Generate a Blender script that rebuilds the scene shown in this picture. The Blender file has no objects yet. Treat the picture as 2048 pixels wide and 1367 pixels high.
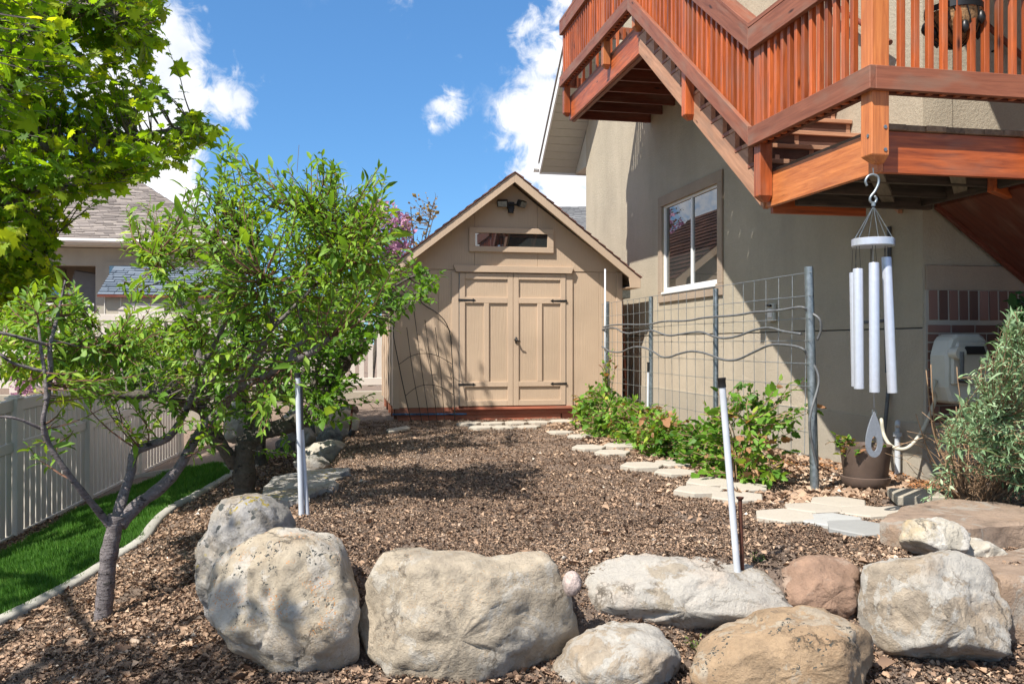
import bpy, bmesh, math, random
import numpy as np
from math import radians, sin, cos, pi, sqrt
from mathutils import Vector, Matrix, noise
random.seed(7); RNG = np.random.default_rng(11)
SC = bpy.context.scene; COL = SC.collection

# ---------------- camera, sky, sun, exposure ----------------
F = 1750.0; HOR = 688.0; CZ = 1.05
TH = math.atan(349/1750.0); ST, CT = sin(TH), cos(TH)
cam_d = bpy.data.cameras.new('camera'); cam = bpy.data.objects.new('camera', cam_d); COL.objects.link(cam)
cam.location = (0, 0, CZ); cam.rotation_euler = (radians(90), 0, -TH)
cam_d.sensor_width = 36; cam_d.lens = F/2048*36; cam_d.shift_y = (HOR-683.5)/2048
cam_d.clip_start = .05; cam_d.clip_end = 3000
SC.camera = cam
SUN = Vector((-1.3, -1.0, 2.1)).normalized()
sun_d = bpy.data.lights.new('sun', 'SUN'); sun_d.energy = 4.1; sun_d.angle = radians(.5); sun_d.color = (1, .945, .86)
sun = bpy.data.objects.new('sun', sun_d); COL.objects.link(sun); sun.location = (-20, -20, 40)
sun.rotation_euler = SUN.to_track_quat('Z', 'Y').to_euler()
SC.view_settings.view_transform = 'Standard'; SC.view_settings.look = 'None'
SC.view_settings.gamma = 1; SC.view_settings.exposure = 0.98; SC.view_settings.use_curve_mapping = False

def P(px, py, d):                       # photograph pixel + distance along the view axis -> world point
    c = (px-1024)/F; v = -(py-HOR)/F
    return Vector((d*(ST+c*CT), d*(CT-c*ST), CZ+d*v))
def PX(px, py, X): c = (px-1024)/F; return P(px, py, X/(ST+c*CT))
def PY(px, py, Y): c = (px-1024)/F; return P(px, py, Y/(CT-c*ST))
def PZ(px, py, z): return P(px, py, (CZ-z)*F/(py-HOR))

world = bpy.data.worlds.new('World'); SC.world = world; world.use_nodes = True
def sky():
    nt = world.node_tree; N = nt.nodes; L = nt.links; N.clear()
    out = N.new('ShaderNodeOutputWorld'); bg = N.new('ShaderNodeBackground'); bg.inputs[1].default_value = .15
    L.new(bg.outputs[0], out.inputs[0])
    st = N.new('ShaderNodeTexSky'); st.sky_type = 'NISHITA'; st.sun_disc = False
    st.sun_elevation = math.asin(SUN.z); st.sun_rotation = math.atan2(SUN.x, SUN.y)
    st.altitude = 1400; st.air_density = 1.0; st.dust_density = .35; st.ozone_density = 1.6
    tc = N.new('ShaderNodeTexCoord')
    nz = N.new('ShaderNodeTexNoise'); nz.inputs['Scale'].default_value = 11; nz.inputs['Detail'].default_value = 9; nz.inputs['Roughness'].default_value = .58
    nz.inputs['Distortion'].default_value = .35
    L.new(tc.outputs['Generated'], nz.inputs['Vector'])
    blobs = [(335,110,.07,1),(355,190,.075,1),(320,60,.06,1),(385,205,.05,.9),(300,240,.085,1),(440,195,.055,.8),(478,205,.04,.68),(355,310,.045,.85),
             (345,400,.055,.95),(290,385,.05,.9),(250,180,.08,1),(30,90,.06,.8),
             (865,250,.034,.9),(890,218,.03,.85),(856,280,.024,.8),
             (1100,130,.045,.9),(1110,200,.06,1),(1080,250,.06,.95),(1130,330,.085,1),(1170,420,.07,1),(1060,250,.04,.7),(1150,250,.07,1),
             (700,390,.04,.6),(1230,380,.08,1),(-300,100,.2,1),(2500,200,.25,1),(3600,-200,.3,1)]
    rb = random.Random(77)
    fill_clouds = []  # unseen clouds added outside the frame, more and larger to raise fill light
    for k in range(30):
        a = rb.uniform(0, 2*pi); e = rb.uniform(.15, 1.3); v = Vector((sin(a)*cos(e), cos(a)*cos(e), sin(e)))
        if v.y > .72 and e < .9: continue
        fill_clouds.append((v, rb.uniform(.22,.5), 1))
    acc = None
    for (v, r, s) in [((P(x, y, 1)-Vector((0,0,CZ))).normalized(), r, s) for (x, y, r, s) in blobs]+fill_clouds:
        dn = N.new('ShaderNodeVectorMath'); dn.operation = 'DISTANCE'; L.new(tc.outputs['Generated'], dn.inputs[0]); dn.inputs[1].default_value = v
        mr = N.new('ShaderNodeMapRange'); L.new(dn.outputs['Value'], mr.inputs[0]); mr.inputs[1].default_value = r*1.15; mr.inputs[2].default_value = 0
        mr.inputs[3].default_value = 0; mr.inputs[4].default_value = s
        if acc is None: acc = mr.outputs[0]
        else:
            a = N.new('ShaderNodeMath'); a.operation = 'MAXIMUM'; L.new(acc, a.inputs[0]); L.new(mr.outputs[0], a.inputs[1]); acc = a.outputs[0]
    m = N.new('ShaderNodeMath'); m.operation = 'MULTIPLY_ADD'; L.new(nz.outputs[0], m.inputs[0]); m.inputs[1].default_value = 2.5; m.inputs[2].default_value = -1.30
    n3 = N.new('ShaderNodeTexNoise'); n3.inputs['Scale'].default_value = 34; n3.inputs['Detail'].default_value = 7; n3.inputs['Roughness'].default_value = .62; n3.inputs['Distortion'].default_value = .8; L.new(tc.outputs['Generated'], n3.inputs['Vector'])
    m3 = N.new('ShaderNodeMath'); m3.operation = 'MULTIPLY_ADD'; L.new(n3.outputs[0], m3.inputs[0]); m3.inputs[1].default_value = 1.3; L.new(m.outputs[0], m3.inputs[2])
    m4 = N.new('ShaderNodeMath'); m4.operation = 'SUBTRACT'; L.new(m3.outputs[0], m4.inputs[0]); m4.inputs[1].default_value = .62
    ad = N.new('ShaderNodeMath'); ad.operation = 'ADD'; L.new(m4.outputs[0], ad.inputs[0]); L.new(acc, ad.inputs[1])
    sm = N.new('ShaderNodeMapRange'); sm.interpolation_type = 'SMOOTHSTEP'; L.new(ad.outputs[0], sm.inputs[0]); sm.inputs[1].default_value = .24; sm.inputs[2].default_value = .80
    # no noise clouds away from the clouds themselves
    gt = N.new('ShaderNodeMath'); gt.operation = 'MULTIPLY'; L.new(sm.outputs[0], gt.inputs[0])
    g2 = N.new('ShaderNodeMapRange'); L.new(acc, g2.inputs[0]); g2.inputs[1].default_value = 0; g2.inputs[2].default_value = .25; L.new(g2.outputs[0], gt.inputs[1])
    n2 = N.new('ShaderNodeTexNoise'); n2.inputs['Scale'].default_value = 16; n2.inputs['Detail'].default_value = 6; L.new(tc.outputs['Generated'], n2.inputs['Vector'])
    cr = N.new('ShaderNodeValToRGB'); cr.color_ramp.elements[0].color = (3.0, 3.2, 3.6, 1); cr.color_ramp.elements[1].color = (4.1, 4.1, 4.2, 1)
    cr.color_ramp.elements[0].position = .3; cr.color_ramp.elements[1].position = .6
    L.new(n2.outputs[0], cr.inputs[0])
    gm = N.new('ShaderNodeGamma'); gm.inputs[1].default_value = .62; L.new(st.outputs[0], gm.inputs[0])
    hs = N.new('ShaderNodeHueSaturation'); hs.inputs['Saturation'].default_value = 1.2; hs.inputs['Value'].default_value = .87; L.new(gm.outputs[0], hs.inputs['Color'])
    tn = N.new('ShaderNodeMixRGB'); tn.blend_type = 'MULTIPLY'; tn.inputs[0].default_value = 1; L.new(hs.outputs[0], tn.inputs[1]); tn.inputs[2].default_value = (.52,.89,1.25,1)
    mx = N.new('ShaderNodeMixRGB'); L.new(gt.outputs[0], mx.inputs[0]); L.new(tn.outputs[0], mx.inputs[1]); L.new(cr.outputs[0], mx.inputs[2])
    L.new(mx.outputs[0], bg.inputs[0])
sky()

# ---------------- helpers ----------------
def tag(o, label=None, cat=None, group=None, kind=None):
    if label: o['label'] = label
    if cat: o['category'] = cat
    if group: o['group'] = group
    if kind: o['kind'] = kind
    return o
def thing(name, label, cat, loc=(0,0,0), group=None):
    o = bpy.data.objects.new(name, None); COL.objects.link(o); o.location = loc; o.empty_display_size = .1
    return tag(o, label, cat, group)
WM = {}
def wm(o): return WM.get(o.name, Matrix.Translation(o.location))
def link(name, me, parent=None, M=None):
    o = bpy.data.objects.new(name, me); COL.objects.link(o)
    if M is not None: o.matrix_basis = M; WM[o.name] = M.copy()
    else: WM[o.name] = Matrix.Identity(4)
    if parent: o.parent = parent; o.matrix_parent_inverse = wm(parent).inverted()
    return o
def solo(name, me, loc, label, cat, group=None, kind=None):
    loc = Vector(loc); me.transform(Matrix.Translation(-loc)); o = bpy.data.objects.new(name, me); COL.objects.link(o); o.location = loc
    return tag(o, label, cat, group, kind)
class MB:
    def __init__(s): s.v = []; s.f = []
    def add(s, vs, fs):
        b = len(s.v); s.v += [tuple(v) for v in vs]; s.f += [tuple(i+b for i in f) for f in fs]; return s
    def box(s, a, b):
        (x0,y0,z0),(x1,y1,z1) = a, b
        if x0 > x1: x0, x1 = x1, x0
        if y0 > y1: y0, y1 = y1, y0
        if z0 > z1: z0, z1 = z1, z0
        return s.add([(x0,y0,z0),(x1,y0,z0),(x1,y1,z0),(x0,y1,z0),(x0,y0,z1),(x1,y0,z1),(x1,y1,z1),(x0,y1,z1)],
              [(0,3,2,1),(4,5,6,7),(0,1,5,4),(1,2,6,5),(2,3,7,6),(3,0,4,7)])
    def prism(s, poly, axis, a, b):     # poly in the two other axes
        def mk(u, v, w): return {'x': (w,u,v), 'y': (u,w,v), 'z': (u,v,w)}[axis]
        n = len(poly); vs = [mk(u,v,a) for u,v in poly]+[mk(u,v,b) for u,v in poly]
        fs = [tuple(range(n)), tuple(range(2*n-1, n-1, -1))]+[(i, i+n, (i+1)%n+n, (i+1)%n) for i in range(n)]
        return s.add(vs, fs)
    def tube(s, pts, rad, n=8, cap=True):
        pts = [Vector(p) for p in pts]; k = len(pts)
        if not hasattr(rad, '__len__'): rad = [rad]*k
        t = (pts[1]-pts[0]).normalized(); u = t.orthogonal().normalized(); b = len(s.v)
        for i, p in enumerate(pts):
            t2 = ((pts[min(i+1,k-1)]-pts[max(i-1,0)]) or t)
            t2 = t2.normalized() if t2.length > 1e-9 else t
            u = (u - t2*u.dot(t2)); u = u.normalized() if u.length > 1e-6 else t2.orthogonal().normalized(); w = t2.cross(u); t = t2
            for j in range(n):
                a = 2*pi*j/n; s.v.append(tuple(p+(u*cos(a)+w*sin(a))*rad[i]))
        for i in range(k-1):
            for j in range(n):
                s.f.append((b+i*n+j, b+i*n+(j+1)%n, b+(i+1)*n+(j+1)%n, b+(i+1)*n+j))
        if cap:
            s.f.append(tuple(b+j for j in range(n-1,-1,-1))); s.f.append(tuple(b+(k-1)*n+j for j in range(n)))
        return s
    def lathe(s, c, prof, n=24, cap=True):
        c = Vector(c); b = len(s.v)
        for (r, z) in prof:
            for j in range(n): a = 2*pi*j/n; s.v.append((c.x+r*cos(a), c.y+r*sin(a), c.z+z))
        for i in range(len(prof)-1):
            for j in range(n): s.f.append((b+i*n+j, b+i*n+(j+1)%n, b+(i+1)*n+(j+1)%n, b+(i+1)*n+j))
        if cap:
            s.f.append(tuple(b+j for j in range(n-1,-1,-1))); e = b+(len(prof)-1)*n; s.f.append(tuple(e+j for j in range(n)))
        return s
    def mesh(s, name, mat, smooth=False, bevel=0):
        me = bpy.data.meshes.new(name); me.from_pydata(s.v, [], s.f); me.update()
        bm = bmesh.new(); bm.from_mesh(me)
        bmesh.ops.recalc_face_normals(bm, faces=bm.faces)
        if bevel: bmesh.ops.bevel(bm, geom=[e for e in bm.edges if len(e.link_faces) == 2 and e.calc_face_angle(0) > .6], offset=bevel, segments=1, affect='EDGES', clamp_overlap=True)
        bm.to_mesh(me); bm.free()
        if smooth:
            me.polygons.foreach_set('use_smooth', [True]*len(me.polygons)); 
        if mat: me.materials.append(mat)
        return me
    def build(s, name, mat, parent=None, smooth=False, bevel=0):
        o = link(name, s.mesh(name, mat, smooth, bevel), parent)
        if smooth == 'auto':
            o.data.set_sharp_from_angle(angle=radians(38))
        return o
def board(name, p0, p1, w, h, mat, parent, up=(0,0,1), bevel=.003):
    """a board from p0 to p1: local X is its length (grain), w across, h along up"""
    p0, p1 = Vector(p0), Vector(p1); L = (p1-p0).length; x = (p1-p0).normalized(); up = Vector(up); y = up.cross(x).normalized(); z = x.cross(y)
    me = MB().box((-L/2,-w/2,-h/2),(L/2,w/2,h/2)).mesh(name, mat, bevel=bevel)
    M = Matrix.Identity(4); m = (p0+p1)/2
    for i in range(3): M[i][0] = x[i]; M[i][1] = y[i]; M[i][2] = z[i]; M[i][3] = m[i]
    return link(name, me, parent, M)
def copy_to(o, M, parent):             # copies one part to world matrix M under a (copied) parent
    c = o.copy(); COL.objects.link(c); c.parent = parent; c.matrix_basis = M; WM[c.name] = M.copy()
    c.matrix_parent_inverse = wm(parent).inverted() if parent else Matrix.Identity(4)
    return c

# ---------------- materials ----------------
def newmat(name):
    m = bpy.data.materials.new(name); m.use_nodes = True; nt = m.node_tree
    b = nt.nodes['Principled BSDF']; return m, nt, nt.nodes, nt.links, b
def ramp(N, stops):
    r = N.new('ShaderNodeValToRGB'); e = r.color_ramp.elements
    while len(e) < len(stops): e.new(.5)
    for i, (p, c) in enumerate(stops): e[i].position = p; e[i].color = (*c, 1) if len(c) == 3 else c
    return r
def nodenoise(N, L, scale, detail=5, rough=.55, coord='Object', stretch=None, tc=None, dist=0):
    tc = tc or N.new('ShaderNodeTexCoord'); n = N.new('ShaderNodeTexNoise'); n.inputs['Scale'].default_value = scale
    n.inputs['Detail'].default_value = detail; n.inputs['Roughness'].default_value = rough; n.inputs['Distortion'].default_value = dist
    if stretch:
        mp = N.new('ShaderNodeMapping'); mp.inputs['Scale'].default_value = stretch; L.new(tc.outputs[coord], mp.inputs[0]); L.new(mp.outputs[0], n.inputs['Vector'])
    else: L.new(tc.outputs[coord], n.inputs['Vector'])
    return n
def mixc(N, L, fac, a, b, mode='MIX'):
    m = N.new('ShaderNodeMixRGB'); m.blend_type = mode
    for i, x in ((0,fac),(1,a),(2,b)):
        if hasattr(x, 'links') or hasattr(x, 'is_linked'): L.new(x, m.inputs[i])
        elif i == 0: m.inputs[0].default_value = x
        else: m.inputs[i].default_value = (*x, 1)
    return m.outputs[0]
def bump(N, L, b, h, s=.3, d=.01, prev=None):
    n = N.new('ShaderNodeBump'); n.inputs['Strength'].default_value = s; n.inputs['Distance'].default_value = d; L.new(h, n.inputs['Height'])
    if prev: L.new(prev, n.inputs['Normal'])
    L.new(n.outputs[0], b.inputs['Normal']); return n.outputs[0]
def plain(name, col, rough=.6, metal=0, var=.08, scale=12, bmp=0, bscale=80):
    m, nt, N, L, b = newmat(name); n = nodenoise(N, L, scale)
    r = ramp(N, [(.25, tuple(max(0, c*(1-var*1.6)) for c in col)), (.75, tuple(c*(1+var) for c in col))]); L.new(n.outputs[0], r.inputs[0])
    L.new(r.outputs[0], b.inputs['Base Color']); b.inputs['Roughness'].default_value = rough; b.inputs['Metallic'].default_value = metal
    if bmp: bump(N, L, b, nodenoise(N, L, bscale, 4).outputs[0], bmp, .005)
    return m
def wood(name, dark, light, rough=.5, grey=.0, wear=.35, var=.35):
    m, nt, N, L, b = newmat(name); tc = N.new('ShaderNodeTexCoord'); oi = N.new('ShaderNodeObjectInfo')
    add = N.new('ShaderNodeVectorMath'); add.operation = 'ADD'; sc = N.new('ShaderNodeVectorMath'); sc.operation = 'SCALE'
    cmb = N.new('ShaderNodeCombineXYZ')
    for i in range(3): L.new(oi.outputs['Random'], cmb.inputs[i])
    L.new(cmb.outputs[0], sc.inputs[0]); sc.inputs['Scale'].default_value = 37
    L.new(tc.outputs['Object'], add.inputs[0]); L.new(sc.outputs[0], add.inputs[1])
    mp = N.new('ShaderNodeMapping'); mp.inputs['Scale'].default_value = (1.1, 15, 15); L.new(add.outputs[0], mp.inputs[0])
    n = N.new('ShaderNodeTexNoise'); n.inputs['Scale'].default_value = 2.2; n.inputs['Detail'].default_value = 8; n.inputs['Roughness'].default_value = .65; n.inputs['Distortion'].default_value = .6
    L.new(mp.outputs[0], n.inputs['Vector'])
    r = ramp(N, [(.3, dark), (.5, tuple((a+c)/2 for a, c in zip(dark, light))), (.68, light)]); L.new(n.outputs[0], r.inputs[0])
    hs = N.new('ShaderNodeHueSaturation'); L.new(r.outputs[0], hs.inputs['Color'])
    mr = N.new('ShaderNodeMapRange'); L.new(oi.outputs['Random'], mr.inputs[0]); mr.inputs[3].default_value = 1-var; mr.inputs[4].default_value = 1+var; L.new(mr.outputs[0], hs.inputs['Value'])
    # weather: large blotches, knots
    n2 = N.new('ShaderNodeTexNoise'); n2.inputs['Scale'].default_value = 3; n2.inputs['Detail'].default_value = 6; mp2 = N.new('ShaderNodeMapping'); mp2.inputs['Scale'].default_value = (1,3,3)
    L.new(add.outputs[0], mp2.inputs[0]); L.new(mp2.outputs[0], n2.inputs['Vector'])
    wr = ramp(N, [(.5, (0,0,0)), (.72, (1,1,1))]); L.new(n2.outputs[0], wr.inputs[0])
    wf = N.new('ShaderNodeMath'); wf.operation = 'MULTIPLY'; L.new(wr.outputs[0], wf.inputs[0]); wf.inputs[1].default_value = wear
    c = mixc(N, L, wf.outputs[0], hs.outputs[0], (.22,.15,.11))
    vo = N.new('ShaderNodeTexVoronoi'); vo.inputs['Scale'].default_value = 1.0; mp3 = N.new('ShaderNodeMapping'); mp3.inputs['Scale'].default_value = (2.4, 9, 9)
    L.new(add.outputs[0], mp3.inputs[0]); L.new(mp3.outputs[0], vo.inputs['Vector'])
    kr = ramp(N, [(.05, (1,1,1)), (.13, (0,0,0))]); L.new(vo.outputs['Distance'], kr.inputs[0])
    c = mixc(N, L, kr.outputs[0], c, tuple(x*.25 for x in dark))
    if grey: c = mixc(N, L, grey, c, (.30,.27,.23))
    L.new(c, b.inputs['Base Color']); b.inputs['Roughness'].default_value = rough
    bump(N, L, b, n.outputs[0], .35, .004); return m
M = {}
M['stain'] = wood('stained_redwood', (.20,.043,.013), (.53,.125,.031), .44)
M['stain_orange'] = wood('orange_stained_cedar', (.36,.10,.03), (.66,.23,.07), .45, wear=.15, var=.2)
M['stain_dull'] = wood('weathered_redwood', (.17,.055,.03), (.31,.11,.06), .6, wear=.6, var=.15)
M['stringer'] = wood('sunbleached_stringer', (.31,.15,.085), (.52,.28,.17), .65, wear=.6, var=.1)
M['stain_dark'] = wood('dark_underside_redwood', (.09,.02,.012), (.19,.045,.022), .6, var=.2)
M['riser'] = wood('riser_painted_shade', (.045,.02,.014), (.11,.045,.028), .7, var=.2)  # shade behind the stringer painted into the riser colour
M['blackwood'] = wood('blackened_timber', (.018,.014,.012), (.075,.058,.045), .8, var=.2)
M['greywood'] = wood('weathered_grey_timber', (.10,.085,.065), (.22,.19,.15), .8, var=.2)
M['deckboard'] = wood('old_deck_board', (.10,.06,.035), (.24,.16,.10), .8, wear=.7)
def stucco(name, col, s=1.0):
    m, nt, N, L, b = newmat(name); tc = N.new('ShaderNodeTexCoord')
    n1 = nodenoise(N, L, 1.1, 6, .6, tc=tc); n2 = nodenoise(N, L, 42, 6, .75, tc=tc); n3 = nodenoise(N, L, 1.5, 4, .6, tc=tc, stretch=(1.5,1.5,.25))
    r = ramp(N, [(.3, tuple(c*.80 for c in col)), (.7, tuple(c*1.10 for c in col))]); L.new(n1.outputs[0], r.inputs[0])
    c = mixc(N, L, .35, r.outputs[0], mixc(N, L, n2.outputs[0], tuple(c*.55 for c in col), tuple(c*1.35 for c in col)))
    r3 = ramp(N, [(.48,(0,0,0)),(.75,(1,1,1))]); L.new(n3.outputs[0], r3.inputs[0])
    f = N.new('ShaderNodeMath'); f.operation = 'MULTIPLY'; L.new(r3.outputs[0], f.inputs[0]); f.inputs[1].default_value = .36
    c = mixc(N, L, f.outputs[0], c, tuple(x*.62 for x in col))
    L.new(c, b.inputs['Base Color']); b.inputs['Roughness'].default_value = .95
    bump(N, L, b, n2.outputs[0], .9*s, .012); return m
M['stucco'] = stucco('tan_stucco', (.455,.395,.30)); M['stucco_low'] = stucco('tan_stucco_lower', (.49,.42,.325))
M['trim_stucco'] = stucco('brown_trim_stucco', (.36,.28,.21), .6)
M['concrete'] = stucco('grey_concrete', (.40,.355,.285), .4)
M['paver'] = stucco('pale_paver_concrete', (.44,.395,.33), .35); M['paver_grey'] = stucco('cool_grey_paver', (.40,.40,.385), .3); M['paver_blue'] = stucco('slate_grey_paver', (.30,.30,.29), .3)
M['curb'] = stucco('curb_concrete', (.40,.38,.34), .5)
M['white'] = plain('white_vinyl', (.72,.69,.66), .35, var=.03); M['whitepaint'] = plain('white_trim', (.80,.80,.79), .4, var=.03)
M['fence'] = plain('tan_vinyl', (.70,.65,.57), .45, var=.06, scale=3); M['backfence'] = plain('pale_vinyl', (.66,.60,.54), .45, var=.03)
M['soffit'] = plain('cream_soffit', (.52,.50,.43), .5, var=.03)
M['galv'] = plain('galvanised_steel', (.30,.34,.36), .42, .75, .25, 30); M['wire'] = plain('galvanised_wire', (.34,.36,.36), .4, .6, .2, 60)
M['tubing'] = plain('grey_drip_tubing', (.13,.135,.14), .5, var=.3, scale=20)
M['black'] = plain('black_plastic', (.012,.012,.013), .4); M['iron'] = plain('black_iron', (.02,.019,.018), .55, .3)
M['rust'] = plain('rusty_steel', (.10,.035,.02), .85, .2, .4, 40, .4); M['pvc'] = plain('white_pvc', (.55,.58,.62), .35, var=.12, scale=6)
M['chime'] = plain('brushed_aluminium', (.54,.57,.64), .3, .4, .05, 40); M['chimedark'] = plain('dark_slate_metal', (.05,.08,.10), .4, .3)
M['sail'] = plain('grey_wood_sail', (.20,.22,.25), .55, var=.1, scale=60)
M['hosebox'] = plain('cream_plastic', (.58,.57,.50), .4, var=.06, scale=8); M['hose'] = plain('beige_hose', (.50,.47,.38), .45, var=.08)
M['pot'] = plain('brown_plastic_pot', (.135,.095,.075), .45, var=.12, scale=14, bmp=.15)
M['dark'] = plain('dark_interior', (.02,.02,.022), .7); M['room'] = plain('dim_room', (.10,.085,.07), .8)
def lum(col): return col
def shedwood(name, col, bs=.5):
    m, nt, N, L, b = newmat(name); tc = N.new('ShaderNodeTexCoord')
    n = nodenoise(N, L, 3.5, 7, .6, tc=tc, stretch=(7,7,.8), dist=1.6); n2 = nodenoise(N, L, 1.2, 4, tc=tc)
    wv = N.new('ShaderNodeTexWave'); mp = N.new('ShaderNodeMapping'); mp.inputs['Scale'].default_value = (5.5,5.5,.7); L.new(tc.outputs['Object'], mp.inputs[0]); L.new(mp.outputs[0], wv.inputs[0])
    wv.bands_direction = 'X'; wv.inputs['Scale'].default_value = 1.6; wv.inputs['Distortion'].default_value = 14; wv.inputs['Detail'].default_value = 4; wv.inputs['Detail Scale'].default_value = .7
    r = ramp(N, [(.3, tuple(c*.87 for c in col)), (.7, tuple(c*1.06 for c in col))]); L.new(n2.outputs[0], r.inputs[0])
    L.new(r.outputs[0], b.inputs['Base Color']); b.inputs['Roughness'].default_value = .62
    a = N.new('ShaderNodeMath'); a.operation = 'MULTIPLY_ADD'; L.new(wv.outputs['Color'], a.inputs[0]); a.inputs[1].default_value = .35; L.new(n.outputs[0], a.inputs[2])
    bump(N, L, b, a.outputs[0], bs, .004); return m
M['shed'] = shedwood('tan_painted_siding', (.50,.375,.265), .5); M['shedtrim'] = shedwood('tan_painted_trim', (.52,.39,.28), .25)
M['skid'] = wood('red_painted_skid', (.26,.075,.04), (.40,.13,.075), .7, wear=.4)
def attrmat(name, stops, rough=.8, extra=None, trans=0, tcol=None, spec=.3):
    m, nt, N, L, b = newmat(name); a = N.new('ShaderNodeAttribute'); a.attribute_name = 'rnd'; r = ramp(N, stops); L.new(a.outputs['Fac'], r.inputs[0])
    L.new(r.outputs[0], b.inputs['Base Color']); b.inputs['Roughness'].default_value = rough; b.inputs['Specular IOR Level'].default_value = spec
    if trans:
        t = N.new('ShaderNodeBsdfTranslucent'); mx = N.new('ShaderNodeMixShader'); mx.inputs[0].default_value = trans
        h = mixc(N, L, 1.0, r.outputs[0], tcol, 'MULTIPLY'); L.new(h, t.inputs[0])
        L.new(b.outputs[0], mx.inputs[1]); L.new(t.outputs[0], mx.inputs[2]); L.new(mx.outputs[0], N['Material Output'].inputs[0])
    return m
M['shingle'] = attrmat('brown_asphalt_shingle', [(0,(.085,.04,.032)),(1,(.20,.095,.07))], .95)
M['shingle_nb'] = attrmat('grey_brown_shingle', [(0,(.17,.145,.13)),(.5,(.25,.215,.195)),(1,(.33,.285,.25))], .95)
M['shingle_blue'] = attrmat('slate_blue_shingle', [(0,(.09,.115,.15)),(1,(.15,.18,.22))], .8)
M['shingle_grey'] = attrmat('grey_shingle', [(0,(.12,.12,.125)),(1,(.2,.2,.2))], .9)
M['leaf_peach'] = attrmat('peach_leaf', [(0,(.07,.16,.02)),(.36,(.17,.33,.035)),(.75,(.31,.47,.05)),(1,(.46,.53,.08))], .55, trans=.42, tcol=(1.5,1.35,.5), spec=.5)
M['leaf_maple'] = attrmat('maple_leaf', [(0,(.10,.22,.018)),(.4,(.23,.40,.028)),(1,(.50,.56,.045))], .55, trans=.6, tcol=(1.7,1.5,.4))
M['leaf_apple'] = attrmat('apple_leaf', [(0,(.07,.17,.022)),(.6,(.15,.31,.04)),(1,(.30,.45,.08))], .45, trans=.5, tcol=(1.5,1.4,.5))
M['leaf_rasp'] = attrmat('raspberry_leaf', [(0,(.05,.14,.018)),(.40,(.14,.29,.03)),(.66,(.24,.41,.05)),(.71,(.44,.46,.06)),(.75,(.44,.23,.12)),(1,(.30,.15,.08))], .5, trans=.35, tcol=(1.4,1.3,.5))
M['leaf_silver'] = attrmat('silver_green_leaf', [(0,(.12,.20,.10)),(.5,(.28,.42,.22)),(1,(.52,.62,.42))], .6, trans=.25, tcol=(1.1,1.2,.8))
M['leaf_dark'] = attrmat('dark_green_leaf', [(0,(.02,.065,.02)),(1,(.06,.14,.04))], .5, trans=.3, tcol=(1.3,1.3,.6))
M['blossom'] = attrmat('pink_blossom', [(0,(.46,.20,.34)),(1,(.72,.44,.60))], .8, trans=.3, tcol=(1,1,1))
M['seed'] = attrmat('tan_seed_head', [(0,(.26,.15,.05)),(1,(.46,.32,.10))], .8, trans=.2, tcol=(1,1,1))
M['grass'] = attrmat('lawn_grass', [(0,(.045,.13,.018)),(.6,(.10,.24,.035)),(.9,(.21,.34,.075)),(1,(.40,.38,.15))], .5, trans=.35, tcol=(1.1,1.3,.5))
M['chips'] = attrmat('leaf_litter', [(0,(.10,.062,.045)),(.33,(.275,.183,.125)),(.68,(.41,.28,.19)),(.93,(.50,.37,.265)),(1,(.60,.53,.45))], .9, spec=.2)
M['crumbs'] = attrmat('soil_crumbs', [(0,(.07,.05,.038)),(.6,(.17,.125,.095)),(1,(.30,.235,.19))], .95, spec=.1)
M['sawdust'] = attrmat('orange_sawdust', [(0,(.30,.13,.05)),(1,(.55,.28,.13))], .95, spec=.1)
def bark(name, a, c, s=1):
    m, nt, N, L, b = newmat(name); tc = N.new('ShaderNodeTexCoord'); n = nodenoise(N, L, 30*s, 10, .78, tc=tc); n2 = nodenoise(N, L, 13*s, 7, .7, tc=tc, stretch=(1,1,1.8))
    n3 = nodenoise(N, L, 5*s, 5, tc=tc, stretch=(2,2,14))
    r = ramp(N, [(.3, a), (.55, tuple((x+y)/2 for x, y in zip(a, c))), (.7, c)]); L.new(n.outputs[0], r.inputs[0])
    r2 = ramp(N, [(.56, (0,0,0)), (.62, (1,1,1))]); L.new(n2.outputs[0], r2.inputs[0])
    col = mixc(N, L, r2.outputs[0], r.outputs[0], tuple(x*.3 for x in a)); L.new(col, b.inputs['Base Color']); b.inputs['Roughness'].default_value = .7
    p = bump(N, L, b, n.outputs[0], 1, .02); p = bump(N, L, b, n2.outputs[0], .8, .03, p); bump(N, L, b, n3.outputs[0], .7, .02, p); return m
M['bark_peach'] = bark('silvery_peach_bark', (.12,.10,.10), (.34,.30,.30)); M['bark_dark'] = bark('dark_apple_bark', (.05,.042,.032), (.17,.145,.11), .8)
M['twig'] = plain('reddish_twig', (.16,.075,.045), .7, var=.3); M['twig_grey'] = plain('grey_twig', (.17,.14,.12), .8, var=.3); M['cane'] = plain('dry_cane', (.30,.19,.11), .8, var=.3)
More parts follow.
